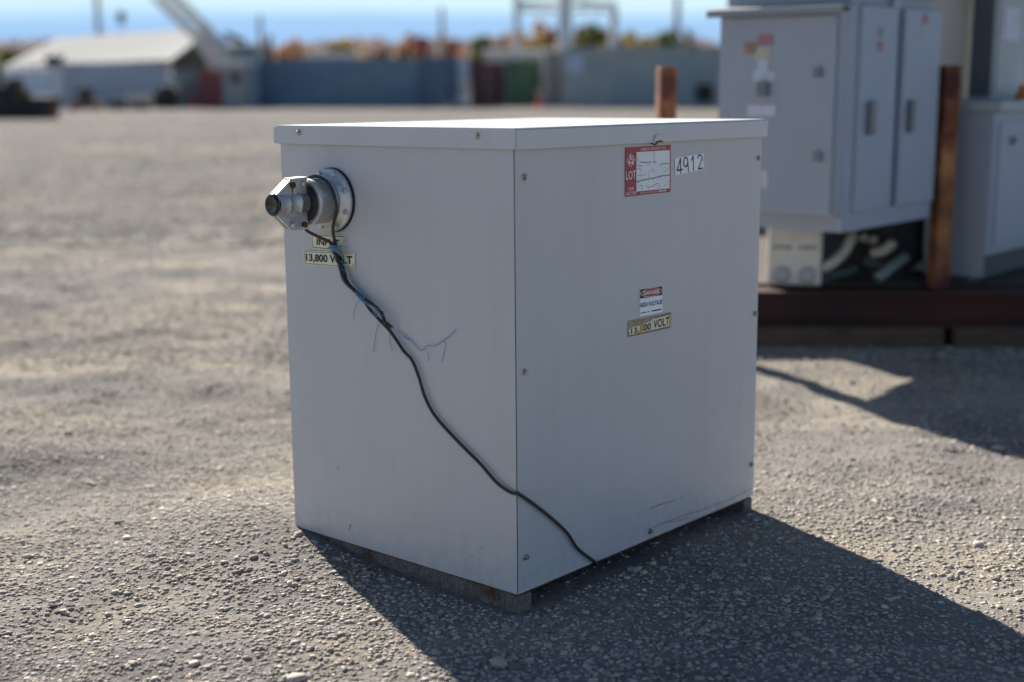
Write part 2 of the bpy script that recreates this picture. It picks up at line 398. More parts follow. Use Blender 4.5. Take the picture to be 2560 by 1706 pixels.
M['twine'] = mat('blue_twine', (0.20, 0.36, 0.50), 0.7, 0, 0.3, 150)
M['copper'] = mat('cut_cable_core', (0.10, 0.07, 0.04), 0.6, 0.4, 0.4, 200)
M['plate'] = mat('cream_plate', (0.80, 0.74, 0.53), 0.5, 0, 0.08, 20)
M['plate_edge'] = mat('old_adhesive', (0.36, 0.30, 0.19), 0.7, 0, 0.25, 60)
M['fold'] = mat('yellowed_fold', (0.55, 0.40, 0.10), 0.6, 0, 0.3, 80)
M['ink'] = mat('black_ink', (0.014, 0.014, 0.017), 0.5, 0, 0.1)
M['stred'] = mat('sticker_red', (0.38, 0.055, 0.068), 0.5, 0, 0.1, 12)
M['stwhite'] = mat('sticker_white', (0.80, 0.82, 0.83), 0.5, 0, 0.06, 14)
M['white'] = mat('paper_white', (0.85, 0.87, 0.90), 0.5, 0, 0.03, 14)
M['lettering_white'] = mat('white_print', (0.80, 0.76, 0.74), 0.5, 0, 0.05)
M['crack'] = mat('crack_grey', (0.25, 0.26, 0.26), 0.7, 0, 0.3, 90)
M['dgred'] = mat('danger_red', (0.40, 0.045, 0.04), 0.5, 0, 0.08)

def weather(m, streak, dust):
    t = m.node_tree; N = t.nodes; p = N['Principled BSDF']; c = N.new('ShaderNodeTexCoord'); src = p.inputs['Base Color'].links[0].from_socket
    q = N.new('ShaderNodeMapping'); q.inputs['Scale'].default_value = (14, 14, 0.7); n = N.new('ShaderNodeTexNoise'); n.inputs['Scale'].default_value = 1.6; n.inputs['Detail'].default_value = 6
    t.links.new(c.outputs['Object'], q.inputs[0]); t.links.new(q.outputs[0], n.inputs['Vector'])
    r = N.new('ShaderNodeMapRange'); r.inputs['From Min'].default_value = 0.52; r.inputs['From Max'].default_value = 0.75; r.inputs['To Max'].default_value = streak; t.links.new(n.outputs['Fac'], r.inputs['Value'])
    mx = N.new('ShaderNodeMix'); mx.data_type = 'RGBA'; mx.inputs[7].default_value = (0.33, 0.30, 0.26, 1); t.links.new(r.outputs[0], mx.inputs['Factor']); t.links.new(src, mx.inputs[6])
    # splashed dust on the lowest hand's breadth
    sp = N.new('ShaderNodeSeparateXYZ'); t.links.new(c.outputs['Object'], sp.inputs[0])
    n2 = N.new('ShaderNodeTexNoise'); n2.inputs['Scale'].default_value = 26; n2.inputs['Detail'].default_value = 6; t.links.new(c.outputs['Object'], n2.inputs['Vector'])
    z = N.new('ShaderNodeMapRange'); z.inputs['From Min'].default_value = 0.26; z.inputs['From Max'].default_value = 0.06; z.inputs['To Max'].default_value = dust; t.links.new(sp.outputs['Z'], z.inputs['Value'])
    n3 = N.new('ShaderNodeMapRange'); n3.inputs['From Min'].default_value = 0.45; n3.inputs['From Max'].default_value = 0.7; t.links.new(n2.outputs['Fac'], n3.inputs['Value'])
    mu = N.new('ShaderNodeMath'); mu.operation = 'MULTIPLY'; t.links.new(z.outputs[0], mu.inputs[0]); t.links.new(n3.outputs[0], mu.inputs[1])
    m2 = N.new('ShaderNodeMix'); m2.data_type = 'RGBA'; m2.inputs[7].default_value = (0.36, 0.31, 0.25, 1); t.links.new(mu.outputs[0], m2.inputs['Factor']); t.links.new(mx.outputs[2], m2.inputs[6])
    t.links.new(m2.outputs[2], p.inputs['Base Color'])
weather(M['paint'], 0.07, 0.30); weather(M['lidpaint'], 0.05, 0.0)

# ------------------------------------------------------------------ the transformer cabinet
YAW = 0.85009
l0 = Vector((-math.sin(YAW), math.cos(YAW), 0)); r0 = Vector((math.cos(YAW), math.sin(YAW), 0))
t1, t2 = -0.00934, -0.00386
lv = (l0 + Vector((0, 0, t1))).normalized(); rv = (r0 + Vector((0, 0, t2))).normalized(); uv = rv.cross(lv).normalized()
BM = Matrix(((rv.x, lv.x, uv.x, 0.01183), (rv.y, lv.y, uv.y, 3.16573), (rv.z, lv.z, uv.z, 0.0), (0, 0, 0, 1)))
LA, LB, Z0, Z1, Z2, OV = 0.84641, 1.09952, 0.05952, 1.14824, 1.19684, 0.0123
box = thing('transformer_cabinet', 'large pale grey metal transformer cabinet with overhanging lid standing on the gravel', 'cabinet', mtx=BM)

def panel(x0, x1, z0, z1, amp, seed, nx_=34, nz_=34):
    """a sheet-metal face with the faint waviness of real plate; returns function grid in (s, z)"""
    s = np.linspace(x0, x1, nx_); z = np.linspace(z0, z1, nz_); A, B = np.meshgrid(s, z)
    e = np.clip(np.minimum.reduce([A - x0, x1 - A, B - z0, z1 - B]) / 0.08, 0, 1)
    return A, B, amp * np.clip(0.5 + 0.5 * fbm(A, B, seed, 2, 1.1), 0, 1) * e
def sheet(mb, A, B, D, fn, thick):
    nz_, nx_ = A.shape
    vs = [fn(a, b, d) for a, b, d in zip(A.ravel(), B.ravel(), D.ravel())]
    fs = [(j * nx_ + i, j * nx_ + i + 1, (j + 1) * nx_ + i + 1, (j + 1) * nx_ + i) for j in range(nz_ - 1) for i in range(nx_ - 1)]
    mb.add(vs, fs, True)
    x0, x1, z0, z1 = A.min(), A.max(), B.min(), B.max()
    q = [(x0, z0), (x1, z0), (x1, z1), (x0, z1)]
    f0 = [fn(a, b, 0) for a, b in q]; b0 = [fn(a, b, thick) for a, b in q]
    mb.add(f0 + b0, [(0, 1, 5, 4), (1, 2, 6, 5), (2, 3, 7, 6), (3, 0, 4, 7), (4, 5, 6, 7)])
# left face (x = 0), right face (y = 0)
mb = MB(); sheet(mb, *panel(0.0018, LA, Z0, Z1 + 0.03, 0.0028, 11), lambda a, z, d: (d, a, z), 0.02); mb.build('side_panel', M['paint'], box, fix=False)
mb = MB(); sheet(mb, *panel(0.0018, LB, Z0, Z1 + 0.03, 0.0028, 12), lambda a, z, d: (a, d, z), 0.02); mb.build('front_panel', M['paint'], box, fix=False)
MB().box(LB - 0.02, LB, 0.0215, LA, Z0, Z1 + 0.03).build('side_panel', M['paint'], box)
MB().box(0.0215, LB - 0.0215, LA - 0.02, LA, Z0, Z1 + 0.03).build('rear_panel', M['paint'], box)
MB().box(0.022, LB - 0.022, 0.022, LA - 0.022, Z0 + 0.006, Z0 + 0.012).build('floor_plate', M['dark'], box)
# rusty raw lower lips of the sheet metal
MB().box(0.001, 0.024, 0.004, LA - 0.003, Z0 - 0.0035, Z0 - 0.0003).build('bottom_lip', M['rust'], box)
MB().box(0.052, LB - 0.056, 0.001, 0.024, Z0 - 0.0035, Z0 - 0.0003).build('bottom_lip', M['rust'], box)
# lid: a tray turned upside down, the corner folds left open a few millimetres
lm = MB()
bm_ = bmesh.new(); bmesh.ops.create_cube(bm_, size=1)
for q in bm_.verts: q.co = Vector((LB / 2 + q.co.x * (LB + 2 * OV), LA / 2 + q.co.y * (LA + 2 * OV), (Z1 + Z2) / 2 + q.co.z * (Z2 - Z1)))
bmesh.ops.bevel(bm_, geom=[e for e in bm_.edges if max(v.co.z for v in e.verts) > Z2 - 1e-4 and min(v.co.z for v in e.verts) > Z2 - 1e-4], offset=0.004, segments=3, affect='EDGES')
bot = [f for f in bm_.faces if f.calc_center_median().z < Z1 + 1e-4]
bmesh.ops.inset_region(bm_, faces=bot, thickness=0.003)
bot = [f for f in bm_.faces if f.calc_center_median().z < Z1 + 1e-4 and f.calc_area() > 0.3]
r_ = bmesh.ops.extrude_face_region(bm_, geom=bot); 
bmesh.ops.delete(bm_, geom=bot, context='FACES_ONLY')
for v in [g for g in r_['geom'] if isinstance(g, bmesh.types.BMVert)]: v.co.z += 0.040
lid = lm.bm(bm_).build('lid', M['lidpaint'], box)
MB().box(-0.0135, -0.0105, -0.0140, -0.0128, Z1 - 0.001, Z2 - 0.006).build('corner_fold', M['lidpaint'], lid)
# front skirt laps over the side skirt by one sheet thickness
MB().box(-OV + 0.004, LB + OV - 0.003, -OV - 0.0022, -OV - 0.0002, Z1 - 0.0015, Z2 - 0.0045, 0.0009).build('skirt', M['lidpaint'], lid)
MB().box(0.0004, 0.0017, 0.0004, 0.0017, Z0 + 0.001, Z1 - 0.001).build('corner_seam', M['dark'], box)
# base rails
def rail(x0, x1):
    y0, y1 = 0.0, LA
    return MB().box(x0, x1, y0 - 0.001, y1, -0.03, Z0 - 0.0045, 0.003)
rail(0.003, 0.052).build('base_rail', M['rail'], box)
rail(LB - 0.055, LB - 0.006).build('base_rail', M['rail'], box)

# screws
def screw_mesh(m):
    s = MB(); s.lathe([(0, 0.0088), (0.0012, 0.0088), (0.002, 0.0078)], (0, 0, 0), (0, 0, 1), 20)
    s.lathe([(0.002, 0.0062), (0.0072, 0.0062), (0.0082, 0.0052)], (0, 0, 0), (0, 0, 1), 6, smooth=False)
    return s.mesh('screw', m)
scr = screw_mesh(M['zinc'])
def put(meh, name, loc, nrm, parent, spin=0.0, label=None):
    o = link(name, meh, parent, label)
    o.rotation_mode = 'QUATERNION'
    from mathutils import Quaternion
    o.rotation_quaternion = Vector(nrm).to_track_quat('Z', 'Y') @ Quaternion((0, 0, 1), spin)
    o.location = loc; return o
for A, z in ((0.7524, 1.1805), (0.1041, 1.1795)): put(scr, 'screw', (-OV - 0.0003, A, z - 0.002), (-1, 0, 0), box, random.random())
for B, z in ((0.0376, 1.082), (0.0321, 0.6154), (0.0300, 0.1488), (1.0831, 1.0841), (1.0845, 0.6243), (1.0831, 0.16), (0.5577, 0.0819)):
    put(scr, 'screw', (B, -0.0003, z), (0, -1, 0), box, random.random())
# hasp tab hanging under the lid's front skirt
tb = MB()
tab = [(-0.012, 0.0), (0.012, 0.0), (0.020, 0.007), (0.024, 0.016), (-0.022, 0.016), (-0.019, 0.007)]
tb.prism(tab, lambda a, b_: (0.556 + a, -OV - 0.0024, 1.1665 - b_), lambda a, b_: (0.556 + a, -OV - 0.0085 + b_ * 0.15, 1.1665 - b_))
tb.build('hasp_tab', M['lidpaint'], box)
tb = MB(); tb.tube([(0.538, -0.004, 1.1465), (0.543, -0.014, 1.1415), (0.549, -0.018, 1.1470), (0.560, -0.018, 1.1500), (0.576, -0.015, 1.1485)], 0.0024, 6)
tb.build('hasp_wire', M['rust'], box)

# cable fitting on the left face; axis along -x
FA, FZ = 0.638, 1.003
def T(t_, da=0.0, dz=0.0): return Vector((-t_, FA + da, FZ + dz))
fl = MB(); fl.lathe([(0.004, 0.0815), (0.006, 0.083), (0.014, 0.083), (0.017, 0.080), (0.0175, 0.070), (0.030, 0.068), (0.033, 0.0635), (0.034, 0.059)], T(0), (-1, 0, 0), 64)
fit = fl.build('cable_fitting', M['alu'], box)
MB().lathe([(0.0002, 0.0855), (0.0042, 0.0855)], T(0), (-1, 0, 0), 64).build('gasket', M['rubber'], fit)
MB().lathe([(0.033, 0.0588), (0.080, 0.0588), (0.083, 0.0610), (0.094, 0.0618), (0.096, 0.059), (0.094, 0.047), (0.080, 0.046)], T(0), (-1, 0, 0), 64).build('barrel', M['alu'], fit)
MB().lathe([(0.070, 0.0465), (0.099, 0.046), (0.101, 0.040), (0.101, 0.0)], T(0), (-1, 0, 0), 48).build('rubber_seal', M['rubber'], fit)
hx = MB(); hx.lathe([(0, 0.0075), (0.007, 0.0075), (0.008, 0.006)], (0, 0, 0), (0, 0, 1), 6, smooth=False); hxm = hx.mesh('bolt', M['alu'])
for k in range(8):
    th = math.radians(22 + 45 * k); put(hxm, 'bolt', T(0.0172, 0.0752 * math.cos(th), 0.0752 * math.sin(th)), (-1, 0, 0), fit, k)
# two clamp halves bolted across a vertical split plane
prof = [(0.100, 0.066), (0.150, 0.064), (0.158, 0.058), (0.200, 0.026), (0.200, -0.026), (0.160, -0.062), (0.152, -0.068), (0.100, -0.068)]
for sgn in (-1, 1):
    c_ = MB()
    c_.prism(prof, lambda a, b_: T(a, sgn * 0.003, b_), lambda a, b_: T(a, sgn * 0.013, b_))
    # bulging half saddle around the cable
    vs = []; K = 14; ts = [(0.100, 0.0265), (0.124, 0.0265), (0.126, 0.0305), (0.131, 0.0305), (0.133, 0.0265), (0.161, 0.0255), (0.163, 0.0295), (0.168, 0.0295), (0.170, 0.0260), (0.186, 0.0270), (0.202, 0.0290)]
    for a, r in ts:
        for k in range(K + 1):
            th = -math.pi / 2 + math.pi * k / K; vs.append(T(a, sgn * (0.004 + r * math.cos(th) * 0.86), r * math.sin(th)))
    fs = [(i * (K + 1) + k, i * (K + 1) + k + 1, (i + 1) * (K + 1) + k + 1, (i + 1) * (K + 1) + k) for i in range(len(ts) - 1) for k in range(K)]
    c_.add(vs, fs, True); c_.add(vs[-K - 1:], [tuple(range(K + 1))]); c_.add(vs[:K + 1], [tuple(range(K + 1))])
    # raised vertical ribs on the flanges, a thickened outer rim
    for a in (0.1275, 0.1650):
        for s_ in (-1, 1):
            hi = 0.064 if a < 0.15 else 0.052
            c_.beam(T(a, sgn * 0.0135, s_ * 0.026), T(a, sgn * 0.0135, s_ * hi), 0.005, 0.005)
    c_.beam(T(0.100, sgn * 0.010, 0.063), T(0.152, sgn * 0.010, 0.061), 0.017, 0.007)
    c_.beam(T(0.100, sgn * 0.010, -0.065), T(0.152, sgn * 0.010, -0.064), 0.017, 0.007)
    c_.build('clamp_half', M['alu'], fit)
MB().lathe([(0.196, 0.0250), (0.198, 0.0292), (0.2035, 0.0288), (0.2075, 0.025), (0.208, 0.020), (0.2065, 0.017), (0.2065, 0.0)], T(0), (-1, 0, 0), 40).build('end_cap', M['gloss_black'], fit)
cb = MB(); cb.lathe([(0, 0.0078), (0.006, 0.0078), (0.009, 0.0055), (0.0098, 0.0)], (0, 0, 0), (0, 0, 1), 14); cbr = cb.mesh('clamp_bolt', M['rustbolt']); cba = cb.mesh('clamp_bolt', M['alu'])
for tt, dz, me_, lb in ((0.1475, 0.0475, cbr, 'rusty'), (0.1135, 0.0490, cba, None), (0.1500, -0.0545, cba, None), (0.1135, -0.0560, cbr, 'rusty')):
    put(me_, 'clamp_bolt', T(tt, -0.0128, dz), (0, -1, 0), fit, 0.4, 'rusty clamp bolt' if lb else None)
# rust runs under the rusty bolt
rs = MB(); rs.prism([(0.1445, 0.041), (0.1505, 0.041), (0.1485, 0.020), (0.1470, 0.020)], lambda a, b_: T(a, -0.0132, b_), lambda a, b_: T(a, -0.0136, b_))
rs.build('rust_stain', M['rust'], fit)

# ---- plates and stickers; face functions map (s, z) + lift to the cabinet frame
lface = lambda lift: (lambda s_, z_: (-lift, s_, z_))
rface = lambda lift: (lambda s_, z_: (s_, -lift, z_))
def plaque(name, corners, face, lift, m, parent, poly=None, label=None):
    bf = bil(corners); f0 = face(0.0001); f1 = face(lift)
    mb_ = MB(); mb_.prism(poly or [(0, 0), (1, 0), (1, 1), (0, 1)], lambda a, b_: f0(*bf(a, b_)), lambda a, b_: f1(*bf(a, b_)))
    return mb_.build(name, m, parent, label)
def onto(corners, face, lift):
    bf = bil(corners); f = face(lift); return lambda a, b_: f(*bf(a, b_))
def border(corners, face, lift, wd, parent, gaps=()):
    fn = onto(corners, face, lift); asp = 0.3
    mb_ = MB()
    for i, (a, b_) in enumerate((((0.03, 0.08), (0.97, 0.08)), ((0.97, 0.08), (0.97, 0.92)), ((0.97, 0.92), (0.03, 0.92)), ((0.03, 0.92), (0.03, 0.08)))):
        g = dict(gaps).get(i, (0, 1))
        lerp = lambda t_: (a[0] + (b_[0] - a[0]) * t_, a[1] + (b_[1] - a[1]) * t_)
        ribbon(mb_, [lerp(g[0]), lerp(g[1])], wd, fn, asp)
    mb_.build('border_line', M['ink'], parent)
cI = [(0.7305, 0.9070), (0.5935, 0.9115), (0.5960, 0.8690), (0.7305, 0.8685)]
plI = plaque('name_plate', cI, lface, 0.0012, M['plate'], box, label='small cream plate reading INPUT')
border(cI, lface, 0.0015, 0.014, plI, {1: (0.45, 0.9), 0: (0.0, 0.86)}.items())
mb = MB(); put_text(mb, 'INPUT', onto(cI, lface, 0.0016), 0.16, 0.84, 0.26, 0.72, 0.04); mb.build('lettering', M['ink'], plI)
cV = [(0.7660, 0.8600), (0.5580, 0.8680), (0.5590, 0.8262), (0.7655, 0.8222)]
plV = plaque('name_plate', cV, lface, 0.0012, M['plate'], box, label='cream plate reading 13,800 VOLT below the fitting')
border(cV, lface, 0.0015, 0.010, plV, {1: (0.0, 0.25)}.items())
mb = MB(); put_text(mb, '13,800 VOLT', onto(cV, lface, 0.0016), 0.05, 0.955, 0.16, 0.80, 0.04); mb.build('lettering', M['ink'], plV)
cW = [(0.4517, 0.6750), (0.6436, 0.6815), (0.6425, 0.6437), (0.4512, 0.6440)]
ctorn = [(0, 0), (1, 0), (1, 1), (0.58, 0.96), (0.52, 0.80), (0.36, 0.76), (0.29, 0.80), (0.25, 0.66), (0.10, 0.72), (0.02, 0.62), (0, 0.5)]
plaque('adhesive_mark', [(0.4495, 0.6850), (0.6475, 0.6835), (0.6465, 0.6405), (0.4490, 0.6415)], rface, 0.0004, M['plate_edge'], box)
plW = plaque('name_plate', cW, rface, 0.0012, M['plate'], box, ctorn, 'torn yellowed plate reading 13,800 VOLT on the front panel')
mb = MB(); fnW = onto(cW, rface, 0.0016)
put_text(mb, '13,', fnW, 0.05, 0.235, 0.06, 0.62, 0.028); put_text(mb, '800', fnW, 0.27, 0.52, 0.13, 0.70, 0.028); put_text(mb, 'VOLT', fnW, 0.58, 0.965, 0.16, 0.80, 0.024)
mb.build('lettering', M['ink'], plW)
mb = MB(); ribbon(mb, [(0.02, 0.03), (0.98, 0.03)], 0.014, fnW, 0.2); ribbon(mb, [(0.60, 0.96), (0.99, 0.97)], 0.012, fnW, 0.2); ribbon(mb, [(0.004, 0.02), (0.004, 0.3)], 0.012, fnW, 0.2); mb.build('border_line', M['ink'], plW)
fo = MB(); fo.prism([(0.262, 0.02), (0.300, 0.02), (0.33, 0.40), (0.36, 0.74), (0.29, 0.80), (0.262, 0.6)], lambda a, b_: onto(cW, rface, 0.0013)(a, b_), lambda a, b_: onto(cW, rface, 0.0034)(a, b_)); fo.build('creased_fold', M['fold'], plW)
fo = MB(); fo.prism([(0.965, 0.08), (0.995, 0.08), (0.995, 0.98), (0.955, 0.98)], lambda a, b_: onto(cW, rface, 0.0013)(a, b_), lambda a, b_: onto(cW, rface, 0.0024)(a, b_)); fo.build('creased_fold', M['fold'], plW)

# lot sticker
cL = [(0.4321, 1.1373), (0.6351, 1.1376), (0.6366, 1.0124), (0.4334, 1.0112)]
st = plaque('lot_sticker', cL, rface, 0.0006, M['stred'], box, label='red auction lot sticker with cracked white panel')
cLi = [(0.4800, 1.1239), (0.6302, 1.1239), (0.6312, 1.0222), (0.4812, 1.0220)]
plaque('blank_panel', cLi, rface, 0.0009, M['stwhite'], st)
fl_ = onto(cLi, rface, 0.0012)
# digitised crack lines of the aged white panel (u, v) with line weights
cr_px = [([(440, 400), (490, 560), (520, 585)], 6), ([(520, 580), (560, 570), (610, 580), (680, 582), (755, 562)], 13), ([(610, 575), (600, 605)], 8), ([(808, 345), (825, 560), (800, 600)], 8), ([(800, 585), (860, 570)], 12),
         ([(945, 640), (985, 608), (1070, 600), (1155, 605)], 11), ([(455, 640), (560, 662)], 9), ([(460, 710), (500, 700), (530, 740), (535, 810)], 8), ([(640, 640), (735, 630)], 6), ([(765, 690), (775, 740), (815, 785)], 10), ([(720, 750), (695, 830), (715, 910)], 8),
         ([(1035, 640), (1045, 710)], 6), ([(1150, 680), (1110, 730), (1070, 760), (1060, 820)], 7), ([(455, 865), (530, 862), (640, 850)], 6), ([(440, 1000), (560, 965), (800, 920), (1000, 868), (1155, 852)], 17),
         ([(805, 925), (812, 1010)], 6), ([(690, 950), (688, 1010)], 5), ([(935, 900), (935, 940)], 5), ([(510, 1070), (545, 1085), (560, 1100), (552, 1180)], 8), ([(630, 1090), (695, 1108), (690, 1170)], 8), ([(725, 1102), (780, 1108), (820, 1075), (870, 1035), (930, 1042)], 9), ([(940, 1075), (920, 1145)], 7), ([(1080, 1048), (1030, 1115)], 8), ([(480, 1005), (495, 1040)], 6), ([(1110, 980), (1105, 1020)], 5)]
mb = MB()
for pts_, wd_ in cr_px:
    pp = []
    for x, y in pts_:
        u_ = (x - 438) / (1163 - 438); top = 355 + (310 - 355) * u_; bt = 1215 + (1140 - 1215) * u_; pp.append((u_, 1 - (y - top) / (bt - top)))
    ribbon(mb, pp, wd_ / 725, fl_, 0.68)
mb.build('crack_lines', M['crack'], st)
fr = onto(cL, rface, 0.0009); mb = MB()
put_text(mb, 'JAMES G. MURPHY CO.', fr, 0.325, 0.89, 0.905, 0.968, 0.006)
mb.build('lettering', M['lettering_white'], st); mb = MB(); put_text(mb, 'LOT', fr, 0.012, 0.225, 0.345, 0.52, 0.004)
mb.build('lettering', M['lettering_white'], st); mb = MB(); put_text(mb, 'LIVE', fr, 0.065, 0.18, 0.125, 0.19, 0.004); put_text(mb, 'AUCTION', fr, 0.012, 0.235, 0.028, 0.098, 0.004)
mb.build('lettering', M['lettering_white'], st); mb = MB(); put_text(mb, 'J', fr, 0.068, 0.112, 0.73, 0.855, 0.012); put_text(mb, 'G', fr, 0.118, 0.180, 0.735, 0.82, 0.012); put_text(mb, 'M', fr, 0.058, 0.175, 0.64, 0.725, 0.012)
mb.build('lettering', M['lettering_white'], st); mb = MB(); put_text(mb, 'MURPHYAUCTION.COM', fr, 0.32, 0.69, 0.028, 0.055, 0.004)
for k in range(10):
    ribbon(mb, [(0.73 + 0.017 * k, 0.042), (0.74 + 0.017 * k, 0.042)], 0.017, fr, 0.6) if k not in (3, 6) else None
mb.build('lettering', M['lettering_white'], st)
mb = MB(); dia = [(0.115, 0.875), (0.198, 0.74), (0.115, 0.60), (0.032, 0.74), (0.115, 0.875)]; ribbon(mb, dia, 0.006, fr, 0.62); mb.build('diamond_emblem', M['lettering_white'], st)

# number sticker, hand-cut
cN = [(0.6554, 1.1016), (0.7926, 1.1094), (0.7953, 1.0645), (0.6583, 1.0555)]
nb_ = plaque('number_sticker', cN, rface, 0.0006, M['white'], box, label='white sticker with black number 4912')
fN = onto(cN, rface, 0.0010); mb = MB(); asp = 0.33
def arc(cx, cy, rx, ry, a0, a1, k=14): return [(cx + rx * math.cos(math.radians(a0 + (a1 - a0) * i / k)), cy + ry * math.sin(math.radians(a0 + (a1 - a0) * i / k))) for i in range(k + 1)]
ribbon(mb, [(0.185, 0.07), (0.185, 0.93), (0.06, 0.25), (0.245, 0.27)], 0.030, fN, asp)
ribbon(mb, arc(0.365, 0.66, 0.072, 0.27, 0, 360, 22), 0.030, fN, asp); ribbon(mb, [(0.437, 0.72), (0.455, 0.06)], 0.030, fN, asp)
ribbon(mb, [(0.565, 0.70), (0.635, 0.93), (0.635, 0.07)], 0.030, fN, asp)
ribbon(mb, arc(0.865, 0.70, 0.078, 0.23, 165, -20, 14) + [(0.80, 0.10), (0.955, 0.10)], 0.030, fN, asp)
mb.build('lettering', M['ink'], nb_)

# danger sticker
cD = [(0.4996, 0.7653), (0.6042, 0.7625), (0.6056, 0.6893), (0.4989, 0.6903)]
ds = plaque('danger_sticker', cD, rface, 0.0006, M['white'], box, label='small danger high voltage sticker')
fD = onto(cD, rface, 0.0009); fD2 = onto(cD, rface, 0.0012); fD3 = onto(cD, rface, 0.0015); fD4 = onto(cD, rface, 0.0018)
mb = MB(); mb.add([fD(a, b_) for a, b_ in ((0.015, 0.64), (0.985, 0.64), (0.985, 0.975), (0.015, 0.975))], [(0, 1, 2, 3)]); mb.build('header', M['ink'], ds)
mb = MB(); e = arc(0.5, 0.81, 0.46, 0.158, 0, 360, 36)[:-1]; mb.add([fD2(*q) for q in e], [tuple(range(36))]); mb.build('oval_rim', M['lettering_white'], ds)
mb = MB(); e = arc(0.5, 0.81, 0.442, 0.142, 0, 360, 36)[:-1]; mb.add([fD3(*q) for q in e], [tuple(range(36))]); mb.build('oval', M['dgred'], ds)
mb = MB(); put_text(mb, 'DANGER', fD4, 0.16, 0.85, 0.74, 0.885, 0.03); mb.build('lettering', M['lettering_white'], ds)
mb = MB(); put_text(mb, 'HIGH VOLTAGE', fD, 0.02, 0.985, 0.31, 0.475, 0.03)
for u0, u1, v in ((0.05, 0.19, 0.115), (0.21, 0.29, 0.115), (0.35, 0.42, 0.118)): ribbon(mb, [(u0, v), (u1, v)], 0.022, fD, 0.7)
for u0, u1, v in ((0.53, 0.60, 0.115), (0.62, 0.69, 0.115), (0.70, 0.93, 0.115)): ribbon(mb, [(u0, v), (u1, v)], 0.034, fD, 0.7)
mb.build('lettering', M['ink'], ds)

# rust scratches and nicks on the panels
mb = MB(); fR = rface(0.0004); fL = lface(0.0004)
for pts_ in ([(0.5567, 0.1454), (0.60, 0.147), (0.65, 0.1435), (0.68, 0.1432)], [(0.70, 0.142), (0.7226, 0.1411)], [(0.5728, 0.0885), (0.61, 0.0895), (0.664, 0.0875), (0.74, 0.086), (0.80, 0.0815), (0.87, 0.0795)], [(0.65, 0.0855), (0.70, 0.0770), (0.74, 0.0765)], [(0.88, 0.0795), (0.95, 0.0765), (1.03, 0.0810), (1.097, 0.0828)]):
    mb = MB(); ribbon(mb, pts_, 0.0014, fR); mb.build('scratch', M['scratch'], box)
for pts_ in ([(0.6551, 0.269), (0.6540, 0.262)], [(0.606, 0.1145), (0.609, 0.110)], [(0.609, 0.110), (0.6165, 0.098)], [(0.12, 0.155), (0.1195, 0.152)], [(0.155, 0.128), (0.152, 0.126)], [(0.10, 0.099), (0.0985, 0.098)], [(0.73, 0.21), (0.7295, 0.209)]):
    mb = MB(); ribbon(mb, pts_, 0.0024, fL); mb.build('scratch', M['scratch'], box)

# ---- black cable looped over the fitting and running down across the panels
def LF(A, z, off): return BM @ Vector((-off, A, z))
def RF(B, z, off): return BM @ Vector((B, -off, z))
RR = 0.0652
loop = [LF(FA - RR * math.cos(math.radians(a)), FZ + RR * math.sin(math.radians(a)), o_) for a, o_ in ((238, 0.074), (210, 0.066), (180, 0.062), (150, 0.060), (120, 0.058), (90, 0.057), (60, 0.055), (30, 0.052), (0, 0.048), (-18, 0.044))]
low = [LF(0.622, 0.874, 0.010), LF(0.626, 0.893, 0.024), LF(0.648, 0.909, 0.048), LF(0.668, 0.927, 0.070)]
hang = [LF(0.6010, 0.935, 0.036), LF(0.6140, 0.897, 0.021)]
mainL = [(0.6230, 0.8671), (0.5991, 0.8273), (0.5855, 0.7947), (0.5531, 0.7694), (0.523, 0.7488), (0.495, 0.7229), (0.455, 0.6963), (0.42, 0.6727), (0.3748, 0.6292), (0.3443, 0.6074), (0.321, 0.5667), (0.2994, 0.516), (0.2622, 0.471), (0.188, 0.4206), (0.114, 0.3767), (0.0574, 0.337), (0.012, 0.321)]
mainR = [(0.0000, 0.3190), (0.0565, 0.279), (0.1242, 0.2264), (0.1847, 0.1734), (0.2289, 0.1191), (0.300, 0.0640)]
ck = MB()
ck.tube(low + loop + hang + [LF(a, z, 0.013) for a, z in mainL[:3]] + [LF(a, z, 0.009) for a, z in mainL[3:]] + [BM @ Vector((-0.006, -0.007, 0.321))] + [RF(a, z, 0.0070) for a, z in mainR] + [BM @ Vector((0.325, 0.02, 0.045)), BM @ Vector((0.36, 0.15, 0.012)), BM @ Vector((0.40, 0.3, 0.012))], 0.0043, 10, 6)
cab = tag(ck.build('power_cable', M['cable']), 'long black cable looped over the aluminium fitting and snaking down the grey cabinet', 'cable')
cu = MB()
bund = [(0.619, 0.868), (0.5930, 0.8290), (0.5790, 0.7960), (0.5470, 0.7720), (0.5142, 0.7525), (0.4782, 0.7375), (0.4456, 0.7214), (0.4285, 0.7010), (0.4180, 0.6960)]
cu.tube([LF(a, z, 0.018 + 0.006 * math.sin(i)) for i, (a, z) in enumerate(bund)], 0.0046, 10, 6)
cu.tube([LF(a + 0.004, z - 0.006, 0.008) for i, (a, z) in enumerate(bund[:5])], 0.0046, 8, 6)
cut = tag(cu.build('cable_offcut', M['cable']), 'short dark cable tail with frayed cut end tied to the long cable', 'cable')
fr_ = MB()
for (a0, z0_), (a1, z1_), o_ in (((0.420, 0.697), (0.4037, 0.6881), 0.017), ((0.420, 0.695), (0.408, 0.6865), 0.021), ((0.422, 0.694), (0.413, 0.684), 0.015)):
    fr_.tube([LF(a0, z0_, o_), LF((a0 + a1) / 2, (z0_ + z1_) / 2 + .001, o_ + .002), LF(a1, z1_, o_)], 0.0022, 6, 3)
fr_.build('frayed_end', M['copper'], cut)
